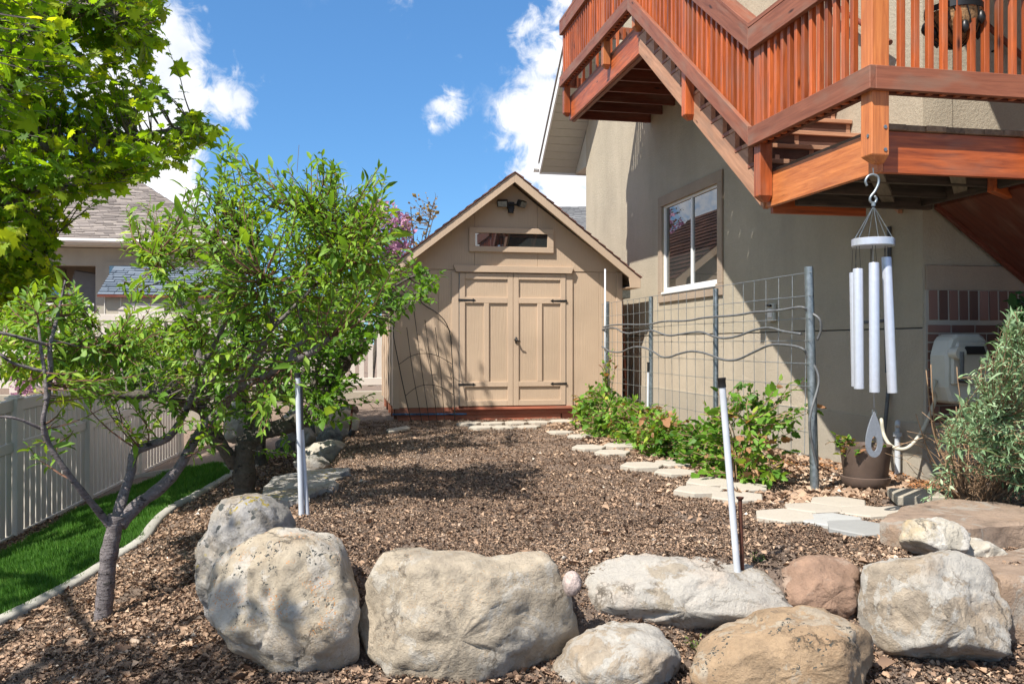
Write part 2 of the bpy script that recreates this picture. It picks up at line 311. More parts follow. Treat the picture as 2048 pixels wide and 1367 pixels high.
def rock(name, base, patch, amt=.5, lichen=None, stain=None, seed=0., dark=(.06,.06,.055)):
    m, nt, N, L, b = newmat(name); tc = N.new('ShaderNodeTexCoord'); mp = N.new('ShaderNodeMapping'); mp.inputs['Location'].default_value = (seed*3.1, seed*1.7, seed*5.3); L.new(tc.outputs['Object'], mp.inputs[0])
    def nz(s, d=7, r=.62, di=0):
        n = N.new('ShaderNodeTexNoise'); n.inputs['Scale'].default_value = s; n.inputs['Detail'].default_value = d; n.inputs['Roughness'].default_value = r; n.inputs['Distortion'].default_value = di; L.new(mp.outputs[0], n.inputs['Vector']); return n.outputs[0]
    big = nz(3.2, 8, .68, .4); fine = nz(38, 6, .7); mid = nz(9, 8, .65); pk = nz(4.5, 10, .72, .5)
    r = ramp(N, [(.3, tuple(c*.66 for c in base)), (.5, base), (.7, tuple(min(.7, c*1.28) for c in base))]); L.new(mid, r.inputs[0])
    p = ramp(N, [(.62-.24*amt, (0,0,0)), (.645-.24*amt, (1,1,1))]); L.new(pk, p.inputs[0])
    pc = mixc(N, L, fine, tuple(c*.8 for c in patch), tuple(c*1.1 for c in patch))
    pm = N.new('ShaderNodeMath'); pm.operation = 'MULTIPLY'; L.new(p.outputs[0], pm.inputs[0]); pm.inputs[1].default_value = .8
    c = mixc(N, L, pm.outputs[0], r.outputs[0], pc)
    if stain:
        s = ramp(N, [(.5, (0,0,0)), (.66, (1,1,1))]); L.new(big, s.inputs[0]); sf = N.new('ShaderNodeMath'); sf.operation = 'MULTIPLY'; L.new(s.outputs[0], sf.inputs[0]); sf.inputs[1].default_value = .75
        c = mixc(N, L, sf.outputs[0], c, stain)
    dk = ramp(N, [(.27, (1,1,1)), (.38, (0,0,0))]); L.new(mid, dk.inputs[0]); df = N.new('ShaderNodeMath'); df.operation = 'MULTIPLY'; L.new(dk.outputs[0], df.inputs[0]); df.inputs[1].default_value = .5
    c = mixc(N, L, df.outputs[0], c, tuple(x*.4 for x in base))
    cv = N.new('ShaderNodeTexVoronoi'); cv.feature = 'DISTANCE_TO_EDGE'; cv.inputs['Scale'].default_value = 2.6; cm = N.new('ShaderNodeMixRGB'); cm.inputs[0].default_value = .35
    cn = N.new('ShaderNodeTexNoise'); cn.inputs['Scale'].default_value = 3.5; cn.inputs['Detail'].default_value = 8; cn.inputs['Roughness'].default_value = .7; L.new(mp.outputs[0], cn.inputs['Vector']); L.new(mp.outputs[0], cm.inputs[1]); L.new(cn.outputs['Color'], cm.inputs[2]); L.new(cm.outputs[0], cv.inputs['Vector'])
    ck = ramp(N, [(.0, (0,0,0)), (.022, (1,1,1))]); L.new(cv.outputs['Distance'], ck.inputs[0]); cg = ramp(N, [(.50, (1,1,1)), (.58, (0,0,0))]); L.new(big, cg.inputs[0]); crk = N.new('ShaderNodeMath'); crk.operation = 'MAXIMUM'; L.new(ck.outputs[0], crk.inputs[0]); L.new(cg.outputs[0], crk.inputs[1])
    c = mixc(N, L, crk.outputs[0], tuple(x*.35 for x in base), c)
    geo = N.new('ShaderNodeNewGeometry'); sp = N.new('ShaderNodeSeparateXYZ'); L.new(geo.outputs['Normal'], sp.inputs[0])
    for (lc, sc, th) in (lichen or []):
        v = N.new('ShaderNodeTexVoronoi'); v.inputs['Scale'].default_value = sc; ds = N.new('ShaderNodeMixRGB'); ds.inputs[0].default_value = .12
        nn = N.new('ShaderNodeTexNoise'); nn.inputs['Scale'].default_value = sc*1.5; nn.inputs['Detail'].default_value = 4; L.new(mp.outputs[0], nn.inputs['Vector'])
        L.new(mp.outputs[0], ds.inputs[1]); L.new(nn.outputs['Color'], ds.inputs[2]); L.new(ds.outputs[0], v.inputs['Vector'])
        lr = ramp(N, [(th, (1,1,1)), (th+.05, (0,0,0))]); L.new(v.outputs['Distance'], lr.inputs[0])
        g = nz(sc*.22, 3, .5); gr = ramp(N, [(.5, (0,0,0)), (.56, (1,1,1))]); L.new(g, gr.inputs[0])
        mm = N.new('ShaderNodeMath'); mm.operation = 'MULTIPLY'; L.new(lr.outputs[0], mm.inputs[0]); L.new(gr.outputs[0], mm.inputs[1])
        up = N.new('ShaderNodeMapRange'); L.new(sp.outputs['Z'], up.inputs[0]); up.inputs[1].default_value = -.05; up.inputs[2].default_value = .35
        m2 = N.new('ShaderNodeMath'); m2.operation = 'MULTIPLY'; L.new(mm.outputs[0], m2.inputs[0]); L.new(up.outputs[0], m2.inputs[1])
        c = mixc(N, L, m2.outputs[0], c, lc)
    L.new(c, b.inputs['Base Color']); b.inputs['Roughness'].default_value = .9
    q = bump(N, L, b, big, .55, .05); q = bump(N, L, b, crk.outputs[0], .6, .012, q); q = bump(N, L, b, mid, .8, .03, q); q = bump(N, L, b, p.outputs[0], .35, .006, q); q = bump(N, L, b, fine, 1.0, .012, q); bump(N, L, b, nz(110, 5, .8), .8, .005, q); return m
def soil():
    m, nt, N, L, b = newmat('dark_soil'); tc = N.new('ShaderNodeTexCoord'); n = nodenoise(N, L, 28, 10, .8, tc=tc); n2 = nodenoise(N, L, .9, 4, tc=tc)
    r = ramp(N, [(.3, (.085,.06,.045)), (.48, (.20,.145,.11)), (.66, (.33,.245,.19)), (.78, (.46,.38,.31))]); L.new(n.outputs[0], r.inputs[0])
    c = mixc(N, L, n2.outputs[0], r.outputs[0], (.26,.19,.145)); L.new(mixc(N, L, .4, r.outputs[0], c), b.inputs['Base Color']); b.inputs['Roughness'].default_value = .95
    bump(N, L, b, n.outputs[0], 1, .03); return m
M['soil'] = soil()
def glass():
    m, nt, N, L, b = newmat('window_glass'); b.inputs['Base Color'].default_value = (.03,.035,.035,1); b.inputs['Roughness'].default_value = .0; b.inputs['IOR'].default_value = 2.7
    n = nodenoise(N, L, 1.3, 2); bump(N, L, b, n.outputs[0], .02, .02); return m
M['glass'] = glass()
# ---------------- terrain ----------------
def sstep(a, b, x): t = np.clip((x-a)/(b-a), 0, 1); return t*t*(3-2*t)
def vnoise(x, y, s, seed=0):            # cheap smooth value noise for arrays
    x = np.asarray(x, float)*s+seed*17.3; y = np.asarray(y, float)*s+seed*9.1
    xi = np.floor(x); yi = np.floor(y); fx = x-xi; fy = y-yi; fx = fx*fx*(3-2*fx); fy = fy*fy*(3-2*fy)
    def h(i, j): v = np.sin(i*127.1+j*311.7+seed*74.7)*43758.5453; return v-np.floor(v)
    return (h(xi,yi)*(1-fx)+h(xi+1,yi)*fx)*(1-fy)+(h(xi,yi+1)*(1-fx)+h(xi+1,yi+1)*fx)*fy-.5
def terrace_mask(X, Y):
    d = X*ST+Y*CT
    xe = np.interp(Y, [0, 3.5, 4.5, 6.2, 7.5, 10, 13, 16], [-.45, -.42, -.40, -.35, -.05, .02, .10, .05])
    return sstep(3.72, 4.12, d)*sstep(xe-.22, xe+.12, X)
def gz(X, Y, rough=True):
    X = np.asarray(X, float); Y = np.asarray(Y, float)
    low = -.33-.268*np.clip(-X-.25, 0, 3.4)-.035*np.clip(6-Y, -4, 3)*sstep(.2, 1.5, -X)
    low = low+np.where(Y > 16.9, .9*sstep(16.9, 17.1, Y), 0)
    m = terrace_mask(X, Y); m = np.maximum(m, sstep(17.2, 17.4, Y)*sstep(-1, 1, X))
    z = low*(1-m)
    z = z+sstep(18, 34, Y)*.5
    if rough:
        z = z+vnoise(X, Y, 1.3, 1)*.035+vnoise(X, Y, 4.5, 2)*.022+vnoise(X, Y, 14, 3)*.013+vnoise(X, Y, 33, 5)*.007
    return z
def axis_pts(lo, a, b, hi, step, g=1.22):
    mid = list(np.arange(a, b, step)); up = []; x = b; s = step
    while x < hi: up.append(x); s *= g; x += s
    dn = []; x = a-step; s = step
    while x > lo: dn.append(x); s *= g; x -= s
    return np.array(dn[::-1]+mid+up+[hi])
xs = axis_pts(-400, -4.2, 5.4, 400, .028); ys = axis_pts(-400, 2.2, 9.0, 900, .028, 1.02 if False else 1.06)
XX, YY = np.meshgrid(xs, ys); ZZ = gz(XX, YY)
def grid_mesh(name, XX, YY, ZZ, mat):
    r, c = XX.shape; me = bpy.data.meshes.new(name); V = np.stack([XX, YY, ZZ], -1).reshape(-1, 3)
    i = np.arange(r*c).reshape(r, c); Q = np.stack([i[:-1,:-1], i[:-1,1:], i[1:,1:], i[1:,:-1]], -1).reshape(-1, 4)
    np_mesh(me, V, Q); me.polygons.foreach_set('use_smooth', np.ones(len(Q), bool)); me.materials.append(mat); return me
def np_mesh(me, V, Q, rnd=None):
    me.vertices.add(len(V)); me.vertices.foreach_set('co', np.ascontiguousarray(V, np.float32).ravel())
    k = Q.shape[1]; me.loops.add(Q.size); me.loops.foreach_set('vertex_index', Q.astype(np.int32).ravel())
    me.polygons.add(len(Q)); me.polygons.foreach_set('loop_start', np.arange(len(Q), dtype=np.int32)*k)
    me.polygons.foreach_set('loop_total', np.full(len(Q), k, np.int32)); me.update(calc_edges=True)
    if rnd is not None:
        a = me.attributes.new('rnd', 'FLOAT', 'POINT'); a.data.foreach_set('value', np.asarray(rnd, np.float32))
ground = link('ground', grid_mesh('ground', XX, YY, ZZ, M['soil'])); tag(ground, kind='structure')

def inst_mesh(name, mat, T, F_, pos, A, B, Cc, size, rnd, smooth=False):
    """N copies of a small template in one mesh. T (k,3) verts along axes A (length), B (width), Cc (normal)."""
    k = len(T); N_ = len(pos)
    V = pos[:,None,:]+size[:,None,None]*(T[None,:,0,None]*A[:,None,:]+T[None,:,1,None]*B[:,None,:]+T[None,:,2,None]*Cc[:,None,:])
    Q = (np.asarray(F_)[None]+(np.arange(N_)*k)[:,None,None]).reshape(-1, len(F_[0]))
    me = bpy.data.meshes.new(name); np_mesh(me, V.reshape(-1, 3), Q, np.repeat(rnd, k)); me.materials.append(mat)
    if smooth: me.polygons.foreach_set('use_smooth', np.ones(len(Q), bool))
    return me
def unit(v): return v/np.maximum(np.linalg.norm(v, axis=-1, keepdims=True), 1e-9)
def frames(D, rng=RNG, roll=None):
    """orthonormal frames along D with the normal leaning up (roll: random twist)"""
    D = unit(D); up = np.tile([0., 0, 1], (len(D), 1)); up[np.abs(D[:,2]) > .95] = [1, 0, 0]
    B = unit(np.cross(up, D)); C = np.cross(D, B)
    if roll is not None:
        a = rng.normal(0, roll, len(D))[:,None]; B, C = B*np.cos(a)+C*np.sin(a), C*np.cos(a)-B*np.sin(a)
    return D, B, C

# ---------------- lawn, curb, litter ----------------
def curve_pts(pts, n=12):
    out = []; p = [Vector(q) for q in pts]; p = [p[0]*2-p[1]]+p+[p[-1]*2-p[-2]]
    for i in range(1, len(p)-2):
        for k in range(n):
            t = k/n; out.append(.5*((2*p[i])+(-p[i-1]+p[i+1])*t+(2*p[i-1]-5*p[i]+4*p[i+1]-p[i+2])*t*t+(-p[i-1]+3*p[i]-3*p[i+1]+p[i+2])*t**3))
    out.append(p[-2]); return out
def on_ground(px, py):
    """where the ray through a photograph pixel meets the lower ground"""
    d = 3.0
    for _ in range(4000):
        p = P(px, py, d)
        if p.z <= float(gz(p.x, p.y, False)): return Vector((p.x, p.y))
        d += .01
    return Vector((p.x, p.y))
CURB = [on_ground(*q) for q in ((-260,1385),(-120,1310),(0,1250),(150,1170),(230,1120),(285,1085),(310,1050),(345,1020),(400,990),(440,968),(462,950),(458,938),(430,934),(390,938),(350,943),(300,950),(262,958))]
CURB = [Vector((p.x, p.y, 0)) for p in CURB]
CP = curve_pts(CURB, 8)
def curb():
    m = MB(); w = .048
    prof = [(-w,-.05),(-w,.028),(-w*.75,.040),(w*.7,.040),(w,.022),(w,-.05)]; k = len(prof)
    for i, p in enumerate(CP):
        t = (CP[min(i+1,len(CP)-1)]-CP[max(i-1,0)]).normalized(); s = Vector((t.y,-t.x,0)); j = noise.noise(p*3)*.012
        for (u, h) in prof:
            q = p+s*(u+j); m.v.append((q.x, q.y, float(gz(p.x, p.y, False))+h+.01+noise.noise(p*9)*.006))
    for i in range(len(CP)-1):
        for j in range(k-1): m.f.append((i*k+j, i*k+j+1, (i+1)*k+j+1, (i+1)*k+j))
    m.f.append(tuple(range(k))); m.f.append(tuple((len(CP)-1)*k+j for j in range(k-1,-1,-1)))
    me = m.mesh('lawn_curb', M['curb']); me.polygons.foreach_set('use_smooth', [True]*len(me.polygons))
    solo('lawn_curb', me, CP[30], 'winding poured concrete curb around the tip of the green lawn', 'curb')
curb()
# lawn polygon: between the curb and a line that runs beside the fence
LAWN = [(p.x, p.y) for p in CP[:86]]
edge = [on_ground(*q) for q in ((330,952),(250,985),(180,1010),(120,1050),(60,1085),(0,1115),(-120,1150),(-260,1230))]
LAWN = [(p.x, p.y) for p in CP if p.y < 40][: next(i for i, p in enumerate(CP) if (p-CURB[13]).length < .01)+1]+[(p.x, p.y) for p in edge]
def inside(poly, X, Y):
    X = np.asarray(X); Y = np.asarray(Y); r = np.zeros(X.shape, bool); n = len(poly); j = n-1
    for i in range(n):
        xi, yi = poly[i]; xj, yj = poly[j]
        c = ((yi > Y) != (yj > Y)) & (X < (xj-xi)*(Y-yi)/((yj-yi) or 1e-9)+xi); r ^= c; j = i
    return r
def curb_dist(X, Y):
    d = np.full(X.shape, 9.)
    for p in CP[::2]: d = np.minimum(d, np.hypot(X-p.x, Y-p.y))
    return d
def grass():
    lp = np.array(LAWN); n = 260000
    X = RNG.uniform(lp[:,0].min(), lp[:,0].max(), n); Y = RNG.uniform(lp[:,1].min(), min(lp[:,1].max(), 14), n)
    k = inside(LAWN, X, Y) & (curb_dist(X, Y) > .05) & (vnoise(X, Y, 3, 8)+vnoise(X, Y, 11, 9)*.4 > -.47); X = X[k]; Y = Y[k]
    n = len(X); pos = np.stack([X, Y, gz(X, Y)-.005], -1)
    az = RNG.uniform(0, 2*pi, n); lean = np.abs(RNG.normal(.25, .25, n)); A = np.stack([np.cos(az)*lean, np.sin(az)*lean, np.ones(n)], -1); A = unit(A)
    B = unit(np.cross(A, np.stack([np.cos(az+1.2), np.sin(az+1.2), np.zeros(n)], -1))); C = np.cross(A, B)
    T = np.array([(0,-.035,0),(0,.035,0),(.6,.03,.06),(.6,-.03,.06),(1,0,.22)])
    F3 = [(0,1,2),(0,2,3),(3,2,4)]
    sz = RNG.uniform(.045, .10, n)*(1+vnoise(X, Y, 6, 4)*.7)
    r = np.clip(RNG.beta(2, 3, n)+vnoise(X, Y, 2, 5)*.3, 0, 1)
    tag(link('lawn_grass', inst_mesh('lawn_grass', M['grass'], T, F3, pos, A, B, C, sz, r)), 'lush green lawn strip between the tan fence and the concrete curb', 'grass', kind='stuff')
grass()

PAV = []
def clear(X, Y, rng):
    k = np.ones(X.shape, bool); e = vnoise(X, Y, 9, 77)*.05
    for (x, y, r) in PAV: k &= (np.hypot(X-x, Y-y)+e > r) | (rng.random(X.shape) < .09)
    return k
def litter(name, n, xr, yr, cond, smin, smax, label, seed, pw=1.6, curl=.35, mat='chips', beta=(1.6,2.4)):
    rng = np.random.default_rng(seed); u = rng.uniform(0, 1, n); a = 1-pw
    Y = (yr[0]**a+(yr[1]**a-yr[0]**a)*u)**(1/a) if pw != 1 else yr[0]*(yr[1]/yr[0])**u
    X = rng.uniform(*xr, n); k = cond(X, Y) & clear(X, Y, rng); X = X[k]; Y = Y[k]; n = len(X)
    pos = np.stack([X, Y, gz(X, Y)+rng.uniform(0, .014, n)], -1)
    az = rng.uniform(0, 2*pi, n); D = np.stack([np.cos(az), np.sin(az), rng.normal(0, .42, n)], -1)
    A, B, C = frames(D, rng, .75)
    T = np.array([(-.5,-.1,0),(-.1,-.38,curl*.4),(.5,-.05,curl*.3),(.12,.36,curl*.5),(0,0,-.08)])
    F3 = [(0,1,4),(1,2,4),(2,3,4),(3,0,4)]
    sz = rng.uniform(smin, smax, n)*np.exp(rng.normal(0, .3, n))
    r = np.clip(rng.beta(beta[0], beta[1], n)+vnoise(X, Y, 1.7, 6)*.30+vnoise(X, Y, 7, 7)*.22, 0, 1)
    o = link(name, inst_mesh(name, M[mat], T, F3, pos, A, B, C, sz, r)); tag(o, label, 'leaf litter', kind='stuff')
fence_line = lambda Y: -6.7+.15*Y*1.0+ (1.69) if False else (-3.45+(Y-10.4)*.15)
# ---------------- boulders ----------------
def boulder(label, d, poly, mat, depth=.55, back=.75, seed=0, rough=1., facets=5, sink=0, name='boulder', nu=84, nv=44, group='boulders of the retaining wall'):
    rs = np.random.default_rng(seed+100)
    pts = np.array([[(x-1024)/F*d, -(y-HOR)/F*d+CZ] for x, y in poly]); c = (pts.min(0)+pts.max(0))/2
    c = pts.mean(0)*.5+c*.5
    rel = pts-c; ang = np.arctan2(rel[:,1], rel[:,0]); rad = np.hypot(rel[:,0], rel[:,1]); o = np.argsort(ang); ang = ang[o]; rad = rad[o]
    th = np.linspace(0, 2*pi, nu, endpoint=False); thw = (th+pi)%(2*pi)-pi
    R = np.interp(thw, ang, rad, period=2*pi); ker = np.array([1,2,1])/4
    for _ in range(2): R = np.convolve(np.r_[R[-1],R,R[0]], ker, 'valid')
    ph = np.linspace(-pi/2, pi/2, nv); size = float(np.sqrt((pts.max(0)-pts.min(0)).prod())); D = size*depth
    dirs = []; 
    V = []
    for p in ph:
        cr = abs(cos(p))**.62; dz = abs(sin(p))**.85*(1 if p > 0 else -1)
        for t, r in zip(th, R): V.append((cos(t)*r*cr, -dz*D*(1 if dz > 0 else back/max(depth,.01)*depth), sin(t)*r*cr))
    V = np.array(V)                      # (right, away, up): negative away = towards the viewer
    if facets:
        ext = np.abs(V).max(0); Un = V/ext; L1 = np.linalg.norm(Un, axis=1, keepdims=True); Ud = Un/np.maximum(L1, 1e-6); t = np.full(len(V), 9.)
        for k in range(7+facets*3):
            n = rs.normal(0, 1, 3); n /= np.linalg.norm(n); h = rs.uniform(.70, .98); dt = Ud@n; t = np.minimum(t, np.where(dt > .05, h/np.maximum(dt, .05), 9))
        t = np.minimum(t/L1[:,0], 1.02); V = V*(.10+.90*t)[:,None]
    kf = (d+D*.45)/d*1.015
    for ax, j in ((0, 0), (2, 1)):
        lo_, hi_ = V[:,ax].min(), V[:,ax].max(); a_, b_ = (pts[:,j].min()-c[j])*kf, (pts[:,j].max()-c[j])*kf; V[:,ax] = a_+(V[:,ax]-lo_)*(b_-a_)/(hi_-lo_)
    out = []
    rb = c[0]; ctr = P(1024+c[0]/d*F, HOR-(c[1]-CZ)/d*F, d+D*.45)
    U = Vector((CT,-ST,0)); Fw = Vector((ST,CT,0))
    s = Vector((seed*7.7, seed*3.3, seed*1.9))
    for v in V:
        q = Vector((v[0], v[1], v[2])); n = q.normalized() if q.length else Vector((0,0,1))
        q2 = q/size
        dd = noise.fractal(q2*2.2+s, .8, 2.1, 6)*.050*size*rough-max(0,.12-abs(noise.noise(q2*3.2+s)))*.16*size*rough+noise.fractal(q*26+s, .7, 2, 4)*.0055+noise.turbulence(q2*5+s,5,True)*.02*size
        q = q+n*dd; w = ctr+U*q.x+Fw*q.y+Vector((0,0,q.z-sink)); out.append(tuple(w))
    fs = [(j*nu+i, j*nu+(i+1)%nu, (j+1)*nu+(i+1)%nu, (j+1)*nu+i) for j in range(nv-1) for i in range(nu)]
    me = bpy.data.meshes.new(name); me.from_pydata(out, [], fs)
    bm = bmesh.new(); bm.from_mesh(me); bmesh.ops.remove_doubles(bm, verts=bm.verts, dist=1e-5); bmesh.ops.recalc_face_normals(bm, faces=bm.faces); bm.to_mesh(me); bm.free()
    me.polygons.foreach_set('use_smooth', [True]*len(me.polygons)); me.materials.append(mat)
    lo = min(v[2] for v in out)
    return solo(name, me, (ctr.x, ctr.y, lo), label, 'boulder', group)
ORG = ((.62,.22,.02), 42, .24); YEL = ((.34,.26,.04), 16, .26); BLK = ((.06,.062,.055), 26, .25); BLK2 = ((.07,.075,.07), 15, .30)
R1 = rock('grey_lichened_rock', (.30,.28,.25), (.40,.38,.36), .5, [BLK2, YEL], (.30,.23,.15), 1)
R2 = rock('tan_lichened_rock', (.42,.355,.265), (.50,.46,.40), .5, [BLK, ORG], (.36,.28,.19), 2)
R3 = rock('smooth_tan_rock', (.41,.345,.26), (.49,.45,.385), .45, [((.55,.25,.04), 45, .14)], (.30,.25,.19), 3)
R4 = rock('chalk_white_rock', (.34,.29,.225), (.46,.435,.395), .8, None, (.52,.42,.33), 4)
R5 = rock('red_brown_rock', (.30,.19,.13), (.40,.30,.23), .35, None, (.24,.15,.10), 5)
R6 = rock('tan_rock_white_crust', (.36,.30,.23), (.47,.45,.41), .62, None, (.33,.25,.17), 6)
R7 = rock('pale_cream_rock', (.50,.45,.37), (.52,.49,.43), .5, None, (.42,.33,.24), 7)
R8 = rock('ochre_rock', (.35,.245,.15), (.42,.36,.28), .42, [BLK], (.32,.205,.115), 8)
R9 = rock('dark_grey_rock', (.16,.165,.165), (.28,.28,.27), .4, None, (.22,.19,.15), 9)
R10 = rock('yellow_streaked_rock', (.44,.40,.33), (.56,.53,.48), .6, None, (.46,.33,.16), 10)
RS = rock('rust_brown_flagstone', (.31,.225,.165), (.38,.34,.29), .35, None, (.34,.23,.15), 12)
boulder('tall grey boulder with yellow and black lichen behind the large tan one', 4.3, [(449,1012),(480,1000),(517,990),(545,998),(566,1012),(583,1051),(590,1100),(560,1200),(480,1270),(430,1260),(403,1200),(403,1115),(424,1061)], R1, .5, seed=1, facets=2, name='boulder')
boulder('huge rounded tan boulder dotted with orange lichen at the left end of the wall', 3.75, [(424,1160),(432,1129),(463,1095),(517,1071),(595,1063),(640,1066),(673,1085),(698,1124),(719,1188),(728,1250),(727,1305),(702,1332),(585,1342),(527,1330),(478,1295),(439,1225)], R2, .48, seed=2, facets=3, rough=.85)
boulder('widest boulder of the wall, a tan block with a flat face and a wavy top', 3.7, [(717,1183),(735,1138),(766,1104),(834,1102),(906,1104),(983,1118),(1040,1112),(1087,1106),(1123,1120),(1139,1156),(1146,1201),(1143,1305),(1105,1352),(1020,1400),(800,1405),(753,1345),(726,1292),(710,1238)], R3, .36, seed=3, facets=4, rough=.8)
boulder('long chalk white boulder resting on the two lower rocks', 3.95, [(1112,1206),(1140,1156),(1190,1122),(1294,1119),(1359,1116),(1419,1127),(1484,1150),(1535,1180),(1567,1224),(1537,1254),(1470,1268),(1387,1268),(1331,1252),(1211,1253),(1135,1236)], R4, .5, seed=14, facets=5, rough=1.05)
boulder('red brown boulder wedged between the white one and the tallest one', 4.0, [(1540,1173),(1560,1142),(1600,1122),(1632,1113),(1688,1123),(1718,1157),(1730,1201),(1708,1232),(1623,1225),(1560,1217)], R5, .55, seed=5, facets=4, rough=.9)
boulder('tallest boulder of the wall, tan crusted with white, beside the red brown one', 3.8, [(1711,1157),(1745,1116),(1790,1095),(1840,1097),(1887,1102),(1935,1129),(1982,1187),(1999,1247),(1994,1317),(1956,1334),(1859,1335),(1785,1316),(1748,1284),(1728,1224)], R6, .5, seed=6, facets=3, rough=.9)
boulder('small pale pointed boulder behind the tallest one', 4.3, [(1869,1101),(1895,1085),(1924,1073),(1961,1082),(1988,1104),(2002,1138),(1965,1165),(1912,1150)], R7, .6, seed=7, facets=4)
boulder('squarish cream boulder with yellow streaks beside the big flagstone', 4.22, [(1802,1090),(1808,1060),(1820,1038),(1855,1036),(1890,1041),(1928,1058),(1924,1092),(1886,1110),(1825,1115)], R10, .7, seed=8, facets=7, rough=.7)
boulder('white boulder cut by the right edge of the picture', 4.1, [(1962,1190),(1990,1165),(2050,1156),(2110,1170),(2130,1230),(2095,1278),(2020,1286),(1980,1250)], R4, .6, seed=9, facets=4)
boulder('lower white and tan boulder beneath the left end of the long white one', 3.55, [(1105,1390),(1130,1330),(1165,1289),(1205,1264),(1285,1253),(1330,1282),(1357,1330),(1362,1390),(1330,1430),(1140,1430)], R6, .55, seed=10, facets=3)
boulder('broad ochre brown boulder lying lowest in the wall', 3.5, [(1370,1375),(1447,1305),(1517,1258),(1609,1226),(1679,1235),(1724,1268),(1752,1317),(1752,1360),(1700,1410),(1400,1420)], R8, .5, seed=11, facets=2, rough=.8)
pb = boulder('small smooth pink pebble perched in the gap beside the white boulder', 3.70, [(1126,1168),(1132,1148),(1148,1142),(1162,1153),(1161,1176),(1149,1190),(1134,1188)], rock('pink_pebble', (.50,.40,.36), (.6,.55,.5), .4, None, None, 13), .6, seed=12, facets=0, rough=.2, name='pebble', nu=32, nv=18, group=None); pb['category'] = 'pebble'
# the left side of the bed
far = [
 ('dark blue grey boulder highest in the row beside the shed', 11.6, [(618,850),(624,820),(655,808),(692,812),(712,830),(700,855),(650,868)], R9, 21),
 ('tan mossy boulder with a dark hollow in the row left of the bed', 10.6, [(632,862),(645,835),(672,818),(705,822),(716,845),(700,872),(660,885),(636,880)], R2, 22),
 ('dark flat topped boulder against the rusty stake', 10.0, [(632,885),(650,860),(672,850),(694,862),(696,885),(670,896),(640,898)], R9, 23),
 ('pale round fronted boulder third from the slab', 9.0, [(606,906),(625,890),(650,880),(680,882),(694,898),(684,915),(650,922),(618,920)], R7, 24),
 ('low grey boulder next to the flat slab', 8.2, [(590,940),(600,922),(622,910),(648,914),(664,932),(650,944),(610,948)], R1, 25),
 ('grey boulder standing on the lower tier by the white posts', 10.4, [(590,900),(597,868),(618,856),(636,870),(632,905),(612,915)], R1, 26),
 ('long low grey stone on the lower tier behind the apple trunk', 10.8, [(552,893),(556,875),(590,868),(604,878),(600,898),(570,902)], R9, 27),
 ('sunlit tan boulder seen behind the forked dark trunk', 12.4, [(450,878),(456,830),(474,806),(505,800),(528,825),(535,865),(500,885)], R7, 28),
 ('small brown stone on top of the row next to the concrete wall', 12.6, [(672,822),(682,808),(704,806),(716,820),(700,828)], R5, 29),
 ('grey tan boulder of the lower tier left of the mossy one', 12.0, [(560,850),(575,825),(610,815),(630,835),(622,866),(585,872)], R1, 30)]
for lb, d, poly, mt, sd in far: boulder(lb, d, poly, mt, .6, seed=sd, facets=3, nu=44, nv=24, group='boulders along the left side of the bed')
# flat slabs
def slab(name, label, top, thick, mat, seed, cat='stone slab', sub=5, rough=.02):
    """irregular flat stone: top outline of world xyz points"""
    top = [Vector(p) for p in top]; c = sum(top, Vector())/len(top); ring = []
    n = len(top)
    for i in range(n):
        for k in range(sub):
            q = top[i].lerp(top[(i+1)%n], k/sub); j = Vector((noise.noise(q*5+Vector((seed,0,0))), noise.noise(q*5+Vector((0,seed,0))), 0))*rough*1.6+Vector((noise.noise(q*19), noise.noise(q*17+Vector((4,0,0))), 0))*rough*.6
            ring.append(q+j)
    m = MB(); R_ = len(ring); lv = []
    for f in (0, .25, .5, .75, .93, 1): lv.append([c.lerp(q, max(f, .001))+Vector((0,0,(noise.noise(c.lerp(q,f)*4+Vector((seed,)*3))*.5+noise.noise(c.lerp(q,f)*14)*.2)*rough-(.008 if f == 1 else 0))) for q in ring])
    for k, s in ((.12,1.012),(.4,1.0),(.7,1.008),(1,.985)): lv.append([Vector((c.x+(q.x-c.x)*s, c.y+(q.y-c.y)*s, q.z-thick*k))+Vector((noise.noise(q*9+Vector((k*3,0,0))), noise.noise(q*9+Vector((0,k*3,5))), 0))*rough*1.1 for q in ring])
    for l in lv: m.v += [tuple(v) for v in l]
    for a in range(len(lv)-1):
        for i in range(R_): m.f.append((a*R_+i, a*R_+(i+1)%R_, (a+1)*R_+(i+1)%R_, (a+1)*R_+i))
    me = m.mesh(name, mat); me.polygons.foreach_set('use_smooth', [True]*len(me.polygons)); me.set_sharp_from_angle(angle=radians(50))
    return solo(name, me, c-Vector((0,0,thick)), label, cat)
slab('stone_slab', 'large rust brown flagstone step below the pot at the right edge', [PZ(1760,1042,.13),PZ(1800,1014,.13),PZ(1845,1002,.13),PZ(1900,996,.13),PZ(2050,1008,.13),PZ(2200,1020,.13),PZ(2100,1046,.13),PZ(1990,1052,.13),PZ(1925,1056,.13),PZ(1830,1050,.13)], .34, RS, 3, rough=.03)
slab('stone_slab', 'lower brown flagstone step cut by the right edge below the bigger one', [PZ(1950,1112,.02),PZ(2010,1096,.02),PZ(2130,1082,.02),PZ(2260,1100,.02),PZ(2230,1170,.02),PZ(2010,1160,.02)], .30, RS, 5, rough=.03)
slab('stone_slab', 'flat grey stone slab left of the bed behind the twin white posts', [PZ(523,975,.02),PZ(560,948,.03),PZ(610,940,.03),PZ(695,934,.05),PZ(682,952,.04),PZ(655,972,.04),PZ(610,996,.03),PZ(545,1000,.0)], .33, R1, 7, rough=.05)
